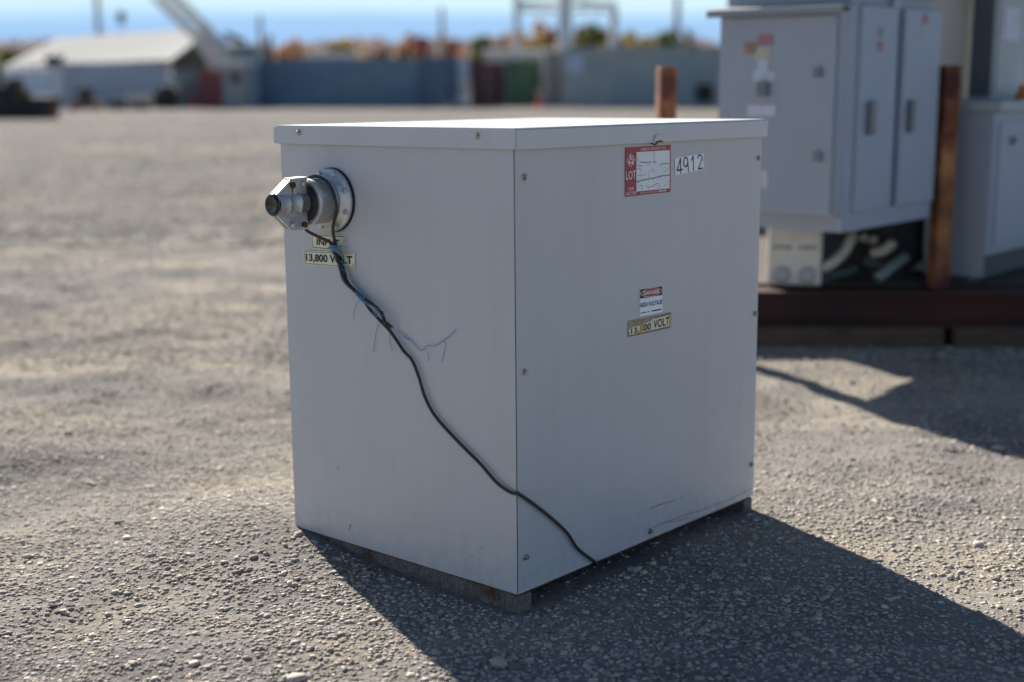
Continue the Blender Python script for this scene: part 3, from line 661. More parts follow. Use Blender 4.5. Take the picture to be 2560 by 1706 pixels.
# blue twine
tw = MB()
def tws(pts_, r=0.0009, off=0.006): tw.tube([LF(a, z, off if not isinstance(off, (list, tuple)) else off[i]) for i, (a, z) in enumerate(pts_)], r, 5, 4)
rr_ = random.Random(5)
kx, kz = 0.617, 0.877
for k in range(9):   # the ragged knot
    pts_ = [(kx + rr_.uniform(-0.022, 0.016), kz + rr_.uniform(-0.010, 0.008)) for _ in range(6)]
    tws(pts_, 0.0011, [rr_.uniform(0.008, 0.034) for _ in range(6)])
path = bund[:7]
def along(s_):
    i = min(int(s_ * (len(path) - 1)), len(path) - 2); f_ = s_ * (len(path) - 1) - i
    return path[i][0] + (path[i + 1][0] - path[i][0]) * f_, path[i][1] + (path[i + 1][1] - path[i][1]) * f_
for ph, amp in ((0, 0.011), (2.0, 0.010)):   # wound round the bundle
    P_ = []
    O_ = []
    for k in range(46):
        s_ = k / 45; a, z = along(s_); th = ph + s_ * 40 * (0.5 + 0.5 * (s_ > 0.55))
        P_.append((a + amp * 0.75 * math.cos(th), z + amp * 0.75 * math.cos(th))); O_.append(0.015 + amp * math.sin(th) + 0.003)
    tws(P_, 0.0008, O_)
for k in range(7):   # the tight wrap half way
    a, z = along(0.60 + 0.022 * k); P_ = []; O_ = []
    for j in range(9):
        th = j / 8 * 2 * math.pi; P_.append((a + 0.009 * math.cos(th), z + 0.009 * math.cos(th))); O_.append(0.016 + 0.012 * math.sin(th))
    tws(P_, 0.0010, O_)
tws([(0.606, 0.874), (0.590, 0.850), (0.580, 0.815), (0.560, 0.790), (0.530, 0.765)], 0.0008, 0.012)
tws([(0.600, 0.870), (0.583, 0.835), (0.570, 0.800), (0.5300, 0.770)], 0.0007, 0.010)
tws([(0.610, 0.882), (0.590, 0.887), (0.586, 0.878), (0.600, 0.872)], 0.0010, 0.012)
tws([(0.405, 0.686), (0.4007, 0.6813), (0.385, 0.670), (0.3618, 0.6606), (0.3375, 0.6478), (0.322, 0.637), (0.3134, 0.6356), (0.305, 0.640), (0.293, 0.6508), (0.275, 0.653), (0.259, 0.6568), (0.2377, 0.6694), (0.215, 0.684), (0.1935, 0.7035)], 0.0011, 0.004)
tws([(0.395, 0.676), (0.372, 0.661), (0.350, 0.655), (0.337, 0.646)], 0.0008, 0.004)
tws([(0.2377, 0.6694), (0.231, 0.6626), (0.2356, 0.6422), (0.2461, 0.6134)], 0.0008, 0.003)
tws([(0.4659, 0.6976), (0.4808, 0.6653), (0.4945, 0.6094)], 0.0009, 0.004)
tws([(0.5453, 0.7439), (0.5653, 0.7131), (0.5703, 0.689)], 0.0007, 0.003)
tws([(0.4299, 0.6677), (0.4305, 0.6497), (0.4221, 0.6228)], 0.0008, 0.004)
tws([(0.2963, 0.635), (0.290, 0.622), (0.2927, 0.6107)], 0.0006, 0.003)
tws([(0.480, 0.737), (0.455, 0.731), (0.430, 0.727)], 0.0008, 0.020); tws([(0.448, 0.722), (0.425, 0.712), (0.414, 0.696)], 0.0008, 0.02)
tws([(0.475, 0.722), (0.462, 0.7105), (0.456, 0.715), (0.465, 0.722)], 0.0009, 0.02)
tws([(0.395, 0.66), (0.392, 0.640)], 0.0006, 0.003); tws([(0.388, 0.636), (0.391, 0.618)], 0.0006, 0.003)
tag(tw.build('blue_twine', M['twine']), 'frayed blue twine tied round the black cables with loose strands', 'twine')

# ------------------------------------------------------------------ materials for the yard
M['gear'] = mat('switchgear_grey', (0.315, 0.345, 0.40), 0.5, 0, 0.05, 2.5, 0.03, 40)
M['gear2'] = mat('switchgear_blue_grey', (0.335, 0.375, 0.455), 0.5, 0, 0.05, 2.5)
M['under_dark'] = mat('under_gear_dark', (0.025, 0.025, 0.027), 0.8, 0, 0.3, 5)
M['roofgrey'] = mat('hood_grey', (0.24, 0.255, 0.27), 0.6, 0, 0.08, 4)
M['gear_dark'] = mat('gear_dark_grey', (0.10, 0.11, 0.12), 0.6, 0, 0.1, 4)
M['beige'] = mat('beige_enclosure', (0.44, 0.40, 0.35), 0.55, 0, 0.06, 3)
M['palegrey'] = mat('pale_grey_enclosure', (0.36, 0.39, 0.40), 0.5, 0, 0.06, 3)
M['darkgreen'] = mat('dark_green_paint', (0.06, 0.085, 0.085), 0.6, 0, 0.1, 3)
M['paleblue'] = mat('pale_blue_paint', (0.42, 0.52, 0.62), 0.5, 0, 0.05, 3)
M['blue'] = mat('blue_paint', (0.075, 0.15, 0.29), 0.5, 0, 0.08, 3)
M['handle'] = mat('dark_handle', (0.17, 0.185, 0.205), 0.4, 0.3, 0.1)
M['labelred'] = mat('label_red', (0.36, 0.15, 0.17), 0.5, 0, 0.2, 20); M['labelorange'] = mat('label_orange', (0.36, 0.20, 0.13), 0.5, 0, 0.3, 20)
M['labelcream'] = mat('label_cream', (0.46, 0.42, 0.35), 0.5); M['labelpale'] = mat('label_pale', (0.46, 0.51, 0.58), 0.5); M['labelwhite'] = mat('label_white', (0.52, 0.52, 0.62), 0.5)
M['maroon'] = mat('maroon_steel', (0.06, 0.020, 0.016), 0.85, 0, 0.35, 4, second=(0.026, 0.013, 0.012), sscale=2)
M['timber'] = mat('old_timber', (0.10, 0.066, 0.045), 0.9, 0, 0.3, 6, 0.4, 30, stretch=(1, 8, 8))
M['plank'] = mat('dark_plank', (0.07, 0.05, 0.042), 0.9, 0, 0.3, 5, stretch=(1, 8, 8))
M['boxwhite'] = mat('dirty_white_box', (0.66, 0.63, 0.58), 0.6, 0, 0.08, 6, second=(0.50, 0.43, 0.32), sscale=5, slo=0.55, shi=0.75)
M['conduit'] = mat('pale_conduit', (0.42, 0.41, 0.35), 0.5, 0, 0.12, 10)
M['greenpipe'] = mat('grey_green_pipe', (0.17, 0.23, 0.20), 0.5, 0, 0.15, 10); M['greendark'] = mat('dark_green_fitting', (0.06, 0.10, 0.09), 0.55, 0, 0.15, 10)

# ------------------------------------------------------------------ electrical gear on the flatbed, right
K = 1.08
def gl(px, py, Y): return at(px, py, Y)
gl_l = Vector((-math.sin(0.85), math.cos(0.85), 0)); gl_r = Vector((math.cos(0.85), math.sin(0.85), 0))
A1 = Vector((0.9566, 6.3723, 0)); AL = 0.6095
AC = A1 - gl_l * AL                      # near corner of cabinet A
# cabinet A: local x = r, y = l ; door face is x = 0
ca = thing('wall_enclosure', 'flat grey hooded electrical enclosure with faded stickers, directly behind the cabinet lid', 'enclosure', (AC.x, AC.y, 0), 0.85)
zA0, zA1 = 0.7041, 1.5989
MB().box(0.012, 0.088, 0.0, AL, zA0, zA1, 0.004).build('body', M['gear'], ca)
MB().box(-0.012, 0.011, 0.012, AL - 0.012, zA0 + 0.012, zA1 - 0.014, 0.005).build('door', M['gear'], ca)
rf = MB(); rf.prism([(-0.055, 1.585), (-0.050, 1.585), (-0.048, 1.605), (0.085, 1.628), (0.085, 1.638), (-0.055, 1.617)], lambda a, z: (a, -0.035, z), lambda a, z: (a, AL + 0.035, z)); rf.build('roof', M['roofgrey'], ca)
def on_door(px, py, w_, h_, m, name, dep=0.004):
    """a small thing stuck on enclosure A's door, located on that plane"""
    d = ray(px, py); n_ = gl_r; P0 = AC - gl_r * 0.0125; k_ = (P0 - CP).dot(n_) / d.dot(n_); q = CP + d * k_ - AC
    y = q.dot(gl_l); z = q.z
    return MB().box(-0.0125 - dep, -0.0123, y - w_ / 2, y + w_ / 2, z - h_ / 2, z + h_ / 2).build(name, m, ca)
on_door(1914, 100, 0.075, 0.045, M['labelred'], 'sticker'); on_door(1876, 121, 0.06, 0.05, M['labelorange'], 'sticker'); on_door(1906, 133, 0.085, 0.05, M['labelcream'], 'sticker')
on_door(1907, 163, 0.055, 0.05, M['labelpale'], 'sticker'); on_door(1911, 190, 0.11, 0.045, M['labelpale'], 'sticker'); on_door(1904, 277, 0.145, 0.05, M['labelwhite'], 'sticker')
on_door(1912, 224, 0.045, 0.06, M['handle'], 'handle', 0.03)
on_door(2047, 182, 0.035, 0.04, M['handle'], 'latch', 0.015); on_door(2046, 392, 0.035, 0.04, M['handle'], 'latch', 0.015)
on_door(1906, 448, 0.06, 0.075, M['labelwhite'], 'sticker')

# cabinet B: two tall doors, face on y = 0 (normal -l)
BC = Vector((1.4689, 6.0297, 0)); BW = 0.9132; zB0, zB1 = 0.6342, 1.7853
cb_ = thing('switchgear_cabinet', 'tall grey switchgear cabinet with two narrow doors and dark handles', 'cabinet', (BC.x, BC.y, 0), 0.85)
MB().box(0, BW, 0.03, 0.62, zB0, zB1, 0.004).build('body', M['gear'], cb_)
MB().box(-0.01, BW + 0.01, -0.03, 0.63, zB1 + 0.001, zB1 + 0.03).build('roof', M['gear'], cb_)
fr_m = MB(); fr_m.box(0, BW, 0.0, 0.0295, zB1 - 0.10, zB1 - 0.001); fr_m.box(0, BW, 0.0, 0.0295, zB0 + 0.001, zB0 + 0.085)
fr_m.box(0, 0.087, 0.0, 0.0295, zB0 + 0.0855, zB1 - 0.1005); fr_m.box(0.442, 0.514, 0.012, 0.0295, zB0 + 0.0855, zB1 - 0.1005); fr_m.build('door_frame', M['gear2'], cb_)
base = MB(); base.box(0.66, BW - 0.03, 0.44, 0.60, 0.288, zB0 - 0.001); base.build('plinth', M['gear_dark'], cb_)
def doorB(x0, x1, hx_, lab):
    d = MB().box(x0, x1, -0.018, 0.0105, zB0 + 0.083, 1.628, 0.006).build('door', M['gear2'], cb_)
    MB().box(hx_ - 0.02, hx_ + 0.02, -0.05, -0.0185, 1.063, 1.213, 0.008).build('handle', M['handle'], d)
    for m_, z, w_ in lab: MB().box((x0 + x1) / 2 - w_ / 2, (x0 + x1) / 2 + w_ / 2, -0.0205, -0.0183, z - 0.022, z + 0.022).build('sticker', m_, d)
doorB(0.092, 0.432, 0.180, ((M['handle'], 1.515, 0.04), (M['labelred'], 1.454, 0.05)))
doorB(0.519, 0.907, 0.585, ((M['labelred'], 1.586, 0.05), (M['labelcream'], 1.533, 0.04)))

# beige enclosure next in the row
cc = thing('beige_enclosure', 'plain beige enclosure right of the two-door switchgear, behind the near rusty post', 'enclosure', (BC.x, BC.y, 0), 0.85)
MB().box(BW + 0.02, 1.755, 0.20, 0.61, 0.288, 0.6395).build('plinth', M['under_dark'], cc)  # near-black block added to darken the space under the switchgear
MB().box(BW + 0.012, 1.765, 0.19, 0.62, 0.64, 1.90, 0.004).build('body', M['beige'], cc)
MB().box(BW + 0.30, 1.73, 0.176, 0.1885, 0.70, 1.83, 0.004).build('door', M['beige'], cc)
MB().box(BW + 0.012, 1.80, 0.15, 0.64, 1.9005, 1.925).build('roof', M['beige'], cc)

# low cabinet E
EC = Vector((2.399, 6.804, 0))
ce = thing('low_cabinet', 'waist-high blue grey pad cabinet with a lipped lid at the right edge', 'cabinet', (EC.x, EC.y, 0), 0.85)
MB().box(0, 1.35, 0, 0.34, 0.43, 1.145, 0.004).build('body', M['gear2'], ce)
MB().box(-0.004, -0.0006, 0.012, 0.332, 0.32, 1.13).build('side_panel', M['gear'], ce)
MB().box(0.04, 1.3, 0.10, 0.33, 0.287, 0.4295).build('plinth', M['gear_dark'], ce)
MB().box(-0.012, 1.37, -0.035, 0.36, 1.146, 1.20, 0.006).build('lid', M['palegrey'], ce)
MB().box(0.06, 0.60, -0.010, -0.0005, 0.47, 1.10, 0.004).build('door', M['gear2'], ce)
MB().box(0.20, 0.235, -0.03, -0.0105, 0.98, 1.02).build('latch', M['handle'], ce)
# control box D standing on E
cd = thing('control_box', 'narrow pale grey control box with flat hood standing on the low cabinet', 'control box', (2.524 * 1.0, 7.236, 1.2005), 0.85)
MB().box(0, 0.43, 0.0, 0.13, 0.0, 0.60, 0.003).build('body', M['palegrey'], cd)
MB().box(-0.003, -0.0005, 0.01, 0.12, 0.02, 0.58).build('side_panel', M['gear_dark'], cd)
MB().box(0.03, 0.40, -0.008, -0.0004, 0.03, 0.57, 0.003).build('door', M['palegrey'], cd)
MB().box(0.09, 0.30, -0.0105, -0.0085, 0.31, 0.48).build('sticker', M['labelwhite'], cd)
MB().box(-0.04, 0.47, -0.05, 0.17, 0.601, 0.625).build('roof', M['gear_dark'], cd)
oc = at(2556, 232, 7.3)
tg = MB(); tg.lathe([(0, 0.04), (0.02, 0.042), (0.025, 0.03), (0.07, 0.022), (0.08, 0.0)], (oc.x, oc.y, 1.2005), (0, 0, 1), 16)
tag(tg.build('orange_cap', mat('orange_plastic', (0.55, 0.17, 0.03), 0.5)), 'small orange plastic cap lying on the low cabinet lid', 'cap')

# flatbed skid carrying the gear
sk = thing('steel_skid', 'dark maroon steel skid laid on timbers, loaded with switchgear and two rusty stakes', 'skid', (2.9, 6.75, 0), math.radians(-2))
def lx(x, y): return x - 2.9, y - 6.75
def ibeam(mb_, x0, x1, y, z0, z1, wf=0.16, tf=0.018, tw_=0.012):
    mb_.box(x0, x1, y - wf / 2, y + wf / 2, z0, z0 + tf); mb_.box(x0, x1, y - wf / 2, y + wf / 2, z1 - tf, z1); mb_.box(x0, x1, y - tw_ / 2, y + tw_ / 2, z0 + tf, z1 - tf)
for y in (-0.06, 1.1, 2.2):
    b_ = MB(); ibeam(b_, -2.35, 2.6, y, 0.095, 0.272); b_.build('edge_beam', M['maroon'], sk)
for k in range(16):
    MB().box(-2.34 + k * 0.308, -2.34 + k * 0.308 + 0.30, 0.06, 2.2, 0.2725, 0.2865).build('deck_plank', M['plank'], sk)
for X in (0.767, 2.149):
    x, y = lx(X, 6.64)
    ph_ = MB(); ph_.box(-0.042, 0.042, -0.042, 0.042, 0, 1.10, 0.006)
    o = ph_.build('stake_post', M['rustpost'], sk); o.location = (x, y + 0.10, 0.273); o.rotation_euler = (0, 0, math.radians(13))
for i, (x0, x1) in enumerate(((-2.3, -0.75), (-0.7, 1.0), (1.06, 2.55))):
    tm = MB().box(x0, x1, -0.17, 0.02, -0.02, 0.0945, 0.01)
    tag(tm.build('timber_sleeper', M['timber']), ('left brown timber bearer under the maroon skid, mostly hidden by the grey cabinet', 'middle brown timber bearer lying under the maroon skid edge', 'right brown timber bearer under the maroon skid, cut by the frame edge')[i], 'timber', 'timber bearers under the skid')
    o = bpy.data.objects[('timber_sleeper', 'timber_sleeper.001', 'timber_sleeper.002')[i]]; o.location = (2.9, 6.75, 0); o.rotation_euler = (0, 0, math.radians(-2))

# white junction box under enclosure A
jb = at(1916, 709, 6.80)
jt = thing('junction_box', 'off white square box with dark lettering row standing below the stickered enclosure', 'box', (jb.x, jb.y, 0.287), math.radians(-11))
MB().box(0, 0.27, 0, 0.22, 0.0, 0.335, 0.012).build('body', M['boxwhite'], jt)
MB().box(0.012, 0.258, -0.008, -0.0005, 0.012, 0.322, 0.004).build('cover', M['boxwhite'], jt)
for i, (a, b_) in enumerate(((0.03, 0.055), (0.062, 0.082), (0.088, 0.118), (0.155, 0.175), (0.182, 0.21), (0.216, 0.24))): MB().box(a, b_, -0.0092, -0.0083, 0.185 + 0.002 * (i % 2), 0.205).build('marking', M['handle'], jt)
for x in (0.075, 0.20): MB().lathe([(0, 0.045), (0.012, 0.043), (0.016, 0.03)], (x, -0.0085, 0.055), (0, -1, 0), 20).build('knockout', M['palegrey'], jt)

# conduits and pipes lying under the switchgear
def free_tube(name, pxs, r, m, label, cat, group=None):
    mb_ = MB(); mb_.tube([at(*q) for q in pxs], r, 10, 5); return tag(mb_.build(name, m), label, cat, group)
free_tube('conduit_elbow', [(2055, 672, 6.75), (2085, 655, 6.75), (2112, 628, 6.77), (2126, 600, 6.8), (2130, 575, 6.9)], 0.026, M['conduit'], 'pale curved conduit elbow bending up beside the off white box', 'conduit')
free_tube('conduit', [(2180, 634, 6.85), (2205, 628, 6.82), (2222, 618, 6.8), (2231, 606, 6.78)], 0.026, M['conduit'], 'pale conduit stub with bright end under the two-door switchgear', 'conduit')
free_tube('pipe', [(2196, 694, 6.70), (2228, 668, 6.78), (2262, 644, 6.86)], 0.028, M['greenpipe'], 'straight grey green pipe leaning under the switchgear', 'pipe')
free_tube('pipe', [(2160, 652, 6.95), (2190, 660, 6.93), (2222, 650, 6.92)], 0.03, M['greendark'], 'short bent dark green pipe behind the leaning grey pipe', 'pipe')
free_tube('pipe', [(2070, 690, 6.9), (2105, 684, 6.9), (2140, 670, 6.92)], 0.028, M['greendark'], 'dark green pipe lying low right of the off white box', 'pipe')
for (px, py, r, lb) in ((2158, 594, 0.024, 'rounded grey insulator knob nearest the curved conduit'), (2184, 600, 0.024, 'rounded grey insulator knob right of its twin under the switchgear'), (2304, 666, 0.026, 'pale green insulator knob low beside the near rusty post')):
    q = at(px, py, 6.9); mb_ = MB(); mb_.lathe([(-r, r * 0.5), (-r * 0.7, r * 0.9), (0, r), (r * 0.5, r * 0.85), (r * 0.9, r * 0.45), (r, 0.0)], q, (0.2, -1, 0.3), 16)
    mb_.lathe([(0, r * 0.5), (0.10, r * 0.5)], q, (-0.2, 1, -0.3), 10)
    tag(mb_.build('insulator', M['greenpipe'] if px > 2300 else M['conduit']), lb, 'insulator', 'insulator knobs under the switchgear')

# enclosures standing behind enclosure A
def back_box(name, lab, pxl, pxr, Y, top, m, depth):
    x0 = at(pxl, 300, Y).x; x1 = at(pxr, 300, Y).x
    tt = thing(name, lab, 'enclosure', (x0, Y, 0)); w_ = x1 - x0
    MB().box(0, w_, 0, depth, 0.0, top, 0.005).build('body', m, tt)
    MB().box(0.02, w_ - 0.02, -0.012, -0.0004, 0.25, top - 0.05, 0.004).build('door', m, tt)
    MB().box(-0.02, w_ + 0.02, -0.03, depth + 0.02, top + 0.0005, top + 0.03).build('roof', M['gear_dark'], tt)
back_box('rear_enclosure', 'dark grey green enclosure top showing behind the hooded enclosure', 1836, 1912, 10.6, 2.15, M['darkgreen'], 0.5)
back_box('rear_enclosure', 'pale blue enclosure top showing behind the hooded enclosure', 1918, 2046, 10.8, 2.2, M['paleblue'], 0.6)
back_box('rear_enclosure', 'deep blue enclosure top just left of the two-door switchgear', 2050, 2150, 10.7, 2.2, M['blue'], 0.6)
back_box('rear_enclosure', 'pale cabinet far right behind the narrow control box', 2543, 2720, 12.5, 1.62, M['palegrey'], 0.8)

# ------------------------------------------------------------------ the far row
M['c_blue'] = mat('container_blue', (0.13, 0.195, 0.31), 0.6, 0, 0.12, 0.8, second=(0.15, 0.225, 0.28), sscale=0.25, slo=0.4, shi=0.6)
M['c_blue2'] = mat('container_navy', (0.105, 0.155, 0.24), 0.6, 0, 0.12, 0.8)
M['c_maroon'] = mat('container_maroon', (0.19, 0.08, 0.08), 0.65, 0, 0.12, 0.8)
M['c_green'] = mat('container_green', (0.08, 0.17, 0.085), 0.65, 0, 0.12, 0.8)
M['c_grey'] = mat('container_grey', (0.31, 0.345, 0.35), 0.65, 0, 0.08, 0.8, second=(0.26, 0.31, 0.335), sscale=0.3)
M['c_teal'] = mat('container_teal_grey', (0.19, 0.24, 0.26), 0.6, 0, 0.08, 0.8)
M['c_red'] = mat('container_red', (0.28, 0.055, 0.055), 0.6, 0, 0.1, 0.8)
M['c_stone'] = mat('shed_stone_grey', (0.33, 0.33, 0.32), 0.7, 0, 0.08, 1)
M['c_pale'] = mat('pale_blue_sheet', (0.36, 0.45, 0.58), 0.6, 0, 0.06, 1)
M['rooftin'] = mat('pale_tin_roof', (0.40, 0.405, 0.40), 0.85, 0, 0.08, 0.6, stretch=(6, 1, 1), spec=0.12)
M['wallblue'] = mat('shed_wall', (0.34, 0.38, 0.45), 0.7, 0, 0.06, 0.6)
M['wallwhite'] = mat('trailer_white', (0.55, 0.62, 0.70), 0.6, 0, 0.05, 0.6)
M['black'] = mat('black_steel', (0.018, 0.018, 0.02), 0.7, 0, 0.3, 2)
M['scrap'] = mat('scrap_brown', (0.07, 0.055, 0.045), 0.8, 0, 0.4, 3)
M['gantry'] = mat('galvanised_frame', (0.62, 0.63, 0.66), 0.6, 0.0, 0.08, 1)
M['pole'] = mat('grey_pole', (0.24, 0.24, 0.26), 0.8, 0, 0.15, 2)
M['cone'] = mat('cone_orange', (0.85, 0.09, 0.05), 0.5, 0, 0.05); M['conewhite'] = mat('cone_collar', (0.8, 0.30, 0.22), 0.5)
M['crane'] = mat('crane_boom_cream', (0.60, 0.585, 0.55), 0.6, 0, 0.1, 1); M['cranegrey'] = mat('crane_house_green_grey', (0.20, 0.26, 0.27), 0.6, 0, 0.1, 1)
M['offwhite'] = mat('off_white_sheet', (0.60, 0.585, 0.55), 0.6, 0, 0.06, 1)

def corrugated(x0, x1, z0, z1, y0=0.0, dep=0.036, per=0.28):
    mb_ = MB(); n_ = max(2, int((x1 - x0) / per)); q = (x1 - x0) / n_; pts_ = []
    for k in range(n_):
        a = x0 + k * q; pts_ += [(a, 0), (a + q * .25, 0), (a + q * .5, dep), (a + q * .75, dep)]
    pts_.append((x1, 0))
    vs = [(x, y0 + d, z) for z in (z0, z1) for x, d in pts_]; n_ = len(pts_)
    return mb_.add(vs, [(i, i + 1, n_ + i + 1, n_ + i) for i in range(n_ - 1)])
def container(name, label, pl, Yl, pr, Yr, h, m, depth=2.4, doors=False, cat='container', group='shipping containers across the yard'):
    a = at(pl, 262, Yl); b_ = at(pr, 262, Yr); a = Vector((a.x, Yl, 0)); b_ = Vector((b_.x, Yr, 0)); W = (b_ - a).length
    tt = thing(name, label, cat, a, math.atan2(b_.y - a.y, b_.x - a.x), group)
    if doors:
        hw = W / 2
        for k in range(2):
            d = MB().box(0.1 + k * (hw - 0.1) + 0.01, hw + k * (hw - 0.1) - 0.01, 0.03, 0.08, 0.2, h - 0.16).build('door', m, tt)
            for s_ in (0.3, 0.7): 
                xx = 0.1 + k * (hw - 0.1) + (hw - 0.1) * s_; MB().cyl((xx, 0.0, 0.22), (xx, 0.0, h - 0.2), 0.025, n=8).build('lock_rod', M['gear_dark'], d)
    else:
        corrugated(0.09, W - 0.09, 0.16, h - 0.11, 0.03).build('side_wall', m, tt, fix=False)
        corrugated(0.09, W - 0.09, 0.16, h - 0.11, depth - 0.09).build('rear_wall', m, tt, fix=False)
    for x in (0, W - 0.1):
        for y in (0, depth - 0.1): MB().box(x, x + 0.1, y, y + 0.1, 0, h).build('corner_post', m, tt)
    for z in (0.0, h - 0.11):
        for y in (0.005, depth - 0.105): MB().box(0.1, W - 0.1, y, y + 0.1, z + 0.005, z + (0.155 if z == 0 else 0.105)).build('rail', m, tt)
    for x in (0.02, W - 0.06): MB().box(x, x + 0.04, 0.1, depth - 0.1, 0.05, h - 0.02).build('end_wall', m, tt)
    MB().box(0.1, W - 0.1, 0.1, depth - 0.1, h - 0.06, h - 0.012).build('roof', m, tt)
    MB().box(0.1, W - 0.1, 0.12, depth - 0.12, 0.05, 0.15).build('floor', M['black'], tt)
    return tt
container('shipping_container', 'long dark blue shipping container, widest of the blue ones', 648, 77, 1050, 74, 2.62, M['c_blue'])
container('shipping_container', 'navy container end butting the long blue container on its right', 1053, 73.6, 1140, 73.2, 2.66, M['c_blue2'], 3.0, True)
container('shipping_container', 'dark maroon container left of the green one', 1176, 76, 1264, 76, 2.42, M['c_maroon'], 6, True)
container('shipping_container', 'dark green container between maroon container and pale frame post', 1266, 75, 1354, 75, 2.52, M['c_green'], 6, True)
gcn = container('shipping_container', 'long grey container behind the hooded enclosure with white notice at its left end', 1410, 72, 1800, 70, 3.08, M['c_grey'])
MB().box(0.15, 1.0, -0.01, 0.018, 1.75, 2.65).build('notice', M['c_pale'], gcn)
MB().box(6.85, 7.75, -0.01, 0.018, 0.25, 1.2).build('vent_opening', M['black'], gcn)
container('shipping_container', 'teal grey container half under the shed gable', 436, 76, 497, 76, 2.1, M['c_teal'], 3, True)
container('shipping_container', 'small dark red container end left of the stone grey kiosk', 500, 75, 556, 75, 2.0, M['c_red'], 3, True)
# stone grey kiosk with a window, a pale sheet beside it
kx0 = at(559, 262, 75).x; kx1 = at(620, 262, 75).x
ks = thing('site_kiosk', 'stone grey kiosk with pale flat roof and one dark window', 'kiosk', (kx0, 75, 0)); kw = kx1 - kx0
kb = MB(); kb.box(0, 0.45, 0, 2.2, 0, 2.25); kb.box(0.95, kw, 0, 2.2, 0, 2.25); kb.box(0.4505, 0.9495, 0.001, 2.2, 0, 1.35); kb.box(0.4505, 0.9495, 0.001, 2.2, 1.9, 2.249); kb.build('wall', M['c_stone'], ks)
MB().box(0.4505, 0.9495, 0.06, 0.10, 1.3505, 1.8995).build('window', M['black'], ks)
MB().box(-0.12, kw + 0.12, -0.2, 2.3, 2.2505, 2.55, 0.03).build('roof', M['offwhite'], ks)
px0 = at(621, 262, 76).x; px1 = at(646, 262, 76).x
pn = thing('sheet_panel', 'upright pale blue sheet between the kiosk and the long blue container', 'panel', (px0, 76, 0))
corrugated(0, px1 - px0, 0.0, 2.15, 0, 0.03, 0.15).build('sheet', M['c_pale'], pn, fix=False)
for x in (0.0, px1 - px0 - 0.05): MB().box(x, x + 0.05, 0.04, 0.09, 0, 2.2).build('post', M['pole'], pn)
# white stack between blue and maroon
sx = at(1144, 262, 73).x; sw = at(1173, 262, 73).x - sx
ws = thing('water_tote', 'stacked pale tank cages between the navy and maroon containers', 'tank', (sx, 73, 0))
for k, (z0_, z1_, mm) in enumerate(((0.12, 0.95, M['offwhite']), (1.09, 1.5, M['offwhite']), (1.56, 2.5, M['c_pale']))):
    MB().box(0.03, sw - 0.03, 0.03, 0.7, z0_, z1_, 0.04).build('tank', mm, ws)
pal = MB(); 
for z in (0.0, 0.97): 
    for x in (0, sw / 2 - .04, sw - .08): pal.box(x, x + .08, 0, .72, z, z + .10)
pal.build('pallet', M['timber'], ws)

# long tin-roofed shed on the left
s_ = thing('tin_roof_shed', 'long low shed with pale tin roof and open dark gable at the left', 'shed', (0, 0, 0))
e0 = at(10, 167, 83); e1 = at(420, 150, 79); rg0 = at(150, 95, 89); rg1 = at(528, 70, 86); rk = at(520, 150, 94)
def roofplane(name, pts_, m):
    n_ = (pts_[1] - pts_[0]).cross(pts_[-1] - pts_[0]).normalized(); n_ = n_ if n_.z > 0 else -n_
    mb_ = MB(); mb_.add(list(pts_) + [q - n_ * 0.08 for q in pts_], [tuple(range(len(pts_))), tuple(range(2 * len(pts_) - 1, len(pts_) - 1, -1))] + [(i, (i + 1) % len(pts_), len(pts_) + (i + 1) % len(pts_), len(pts_) + i) for i in range(len(pts_))])
    o = mb_.build(name, m, s_)
    # standing seams
    sm = MB(); N_ = 16
    for k in range(1, N_):
        f_ = k / N_; sm.beam(pts_[0].lerp(pts_[1], f_) + n_ * 0.03, pts_[-1].lerp(pts_[-2], f_) + n_ * 0.03, 0.05, 0.05)
    sm.build('standing_seam', m, o); sm_o = o.children[0]; sm_o['kind'] = 'stuff'
    return o
roofplane('roof_slope', [e0, e1, rg1, rg0], M['rooftin'])
back0 = e0 + Vector((1.5, 12, 0)); back1 = Vector((rk.x, rk.y, e1.z))
roofplane('roof_slope', [back1, back0, rg0, rg1], M['rooftin'])
wl = MB(); a = at(165, 262, 81); b_ = at(418, 262, 79.6)
wl.beam((a.x, 81.2, (e1.z - 0.1) / 2), (b_.x, 79.6, (e1.z - 0.1) / 2), 0.2, e1.z - 0.12); wl.build('wall', M['wallblue'], s_)
wl = MB(); wl.beam((e0.x + 0.3, 83.3, (e0.z - 0.1) / 2), (a.x - 0.1, 81.3, (e0.z - 0.1) / 2), 0.2, e0.z - 0.12); wl.build('wall', M['wallwhite'], s_)
gb = MB(); gz = e1.z
gb.add([Vector((b_.x + 0.3, 79.8, 0)), Vector((back1.x - 0.2, back1.y - 0.2, 0)), Vector((back1.x - 0.2, back1.y - 0.2, gz - 0.15)), Vector((rg1.x - 0.3, rg1.y, rg1.z - 0.25)), Vector((b_.x + 0.3, 79.8, gz - 0.15))], [(0, 1, 2, 3, 4)]); gb.build('gable', M['black'], s_, fix=False)
rk_ = MB(); rk_.beam(e1 + Vector((0.02, 0, -0.09)), rg1 + Vector((0.02, 0, -0.09)), 0.06, 0.14); rk_.build('rake_board', M['offwhite'], s_)
vt = at(132, 150, 82.2); MB().box(vt.x - 0.4, vt.x + 0.42, 82.0, 83.2, vt.z - 0.45, vt.z + 0.25, 0.05).build('dormer_opening', M['black'], s_)
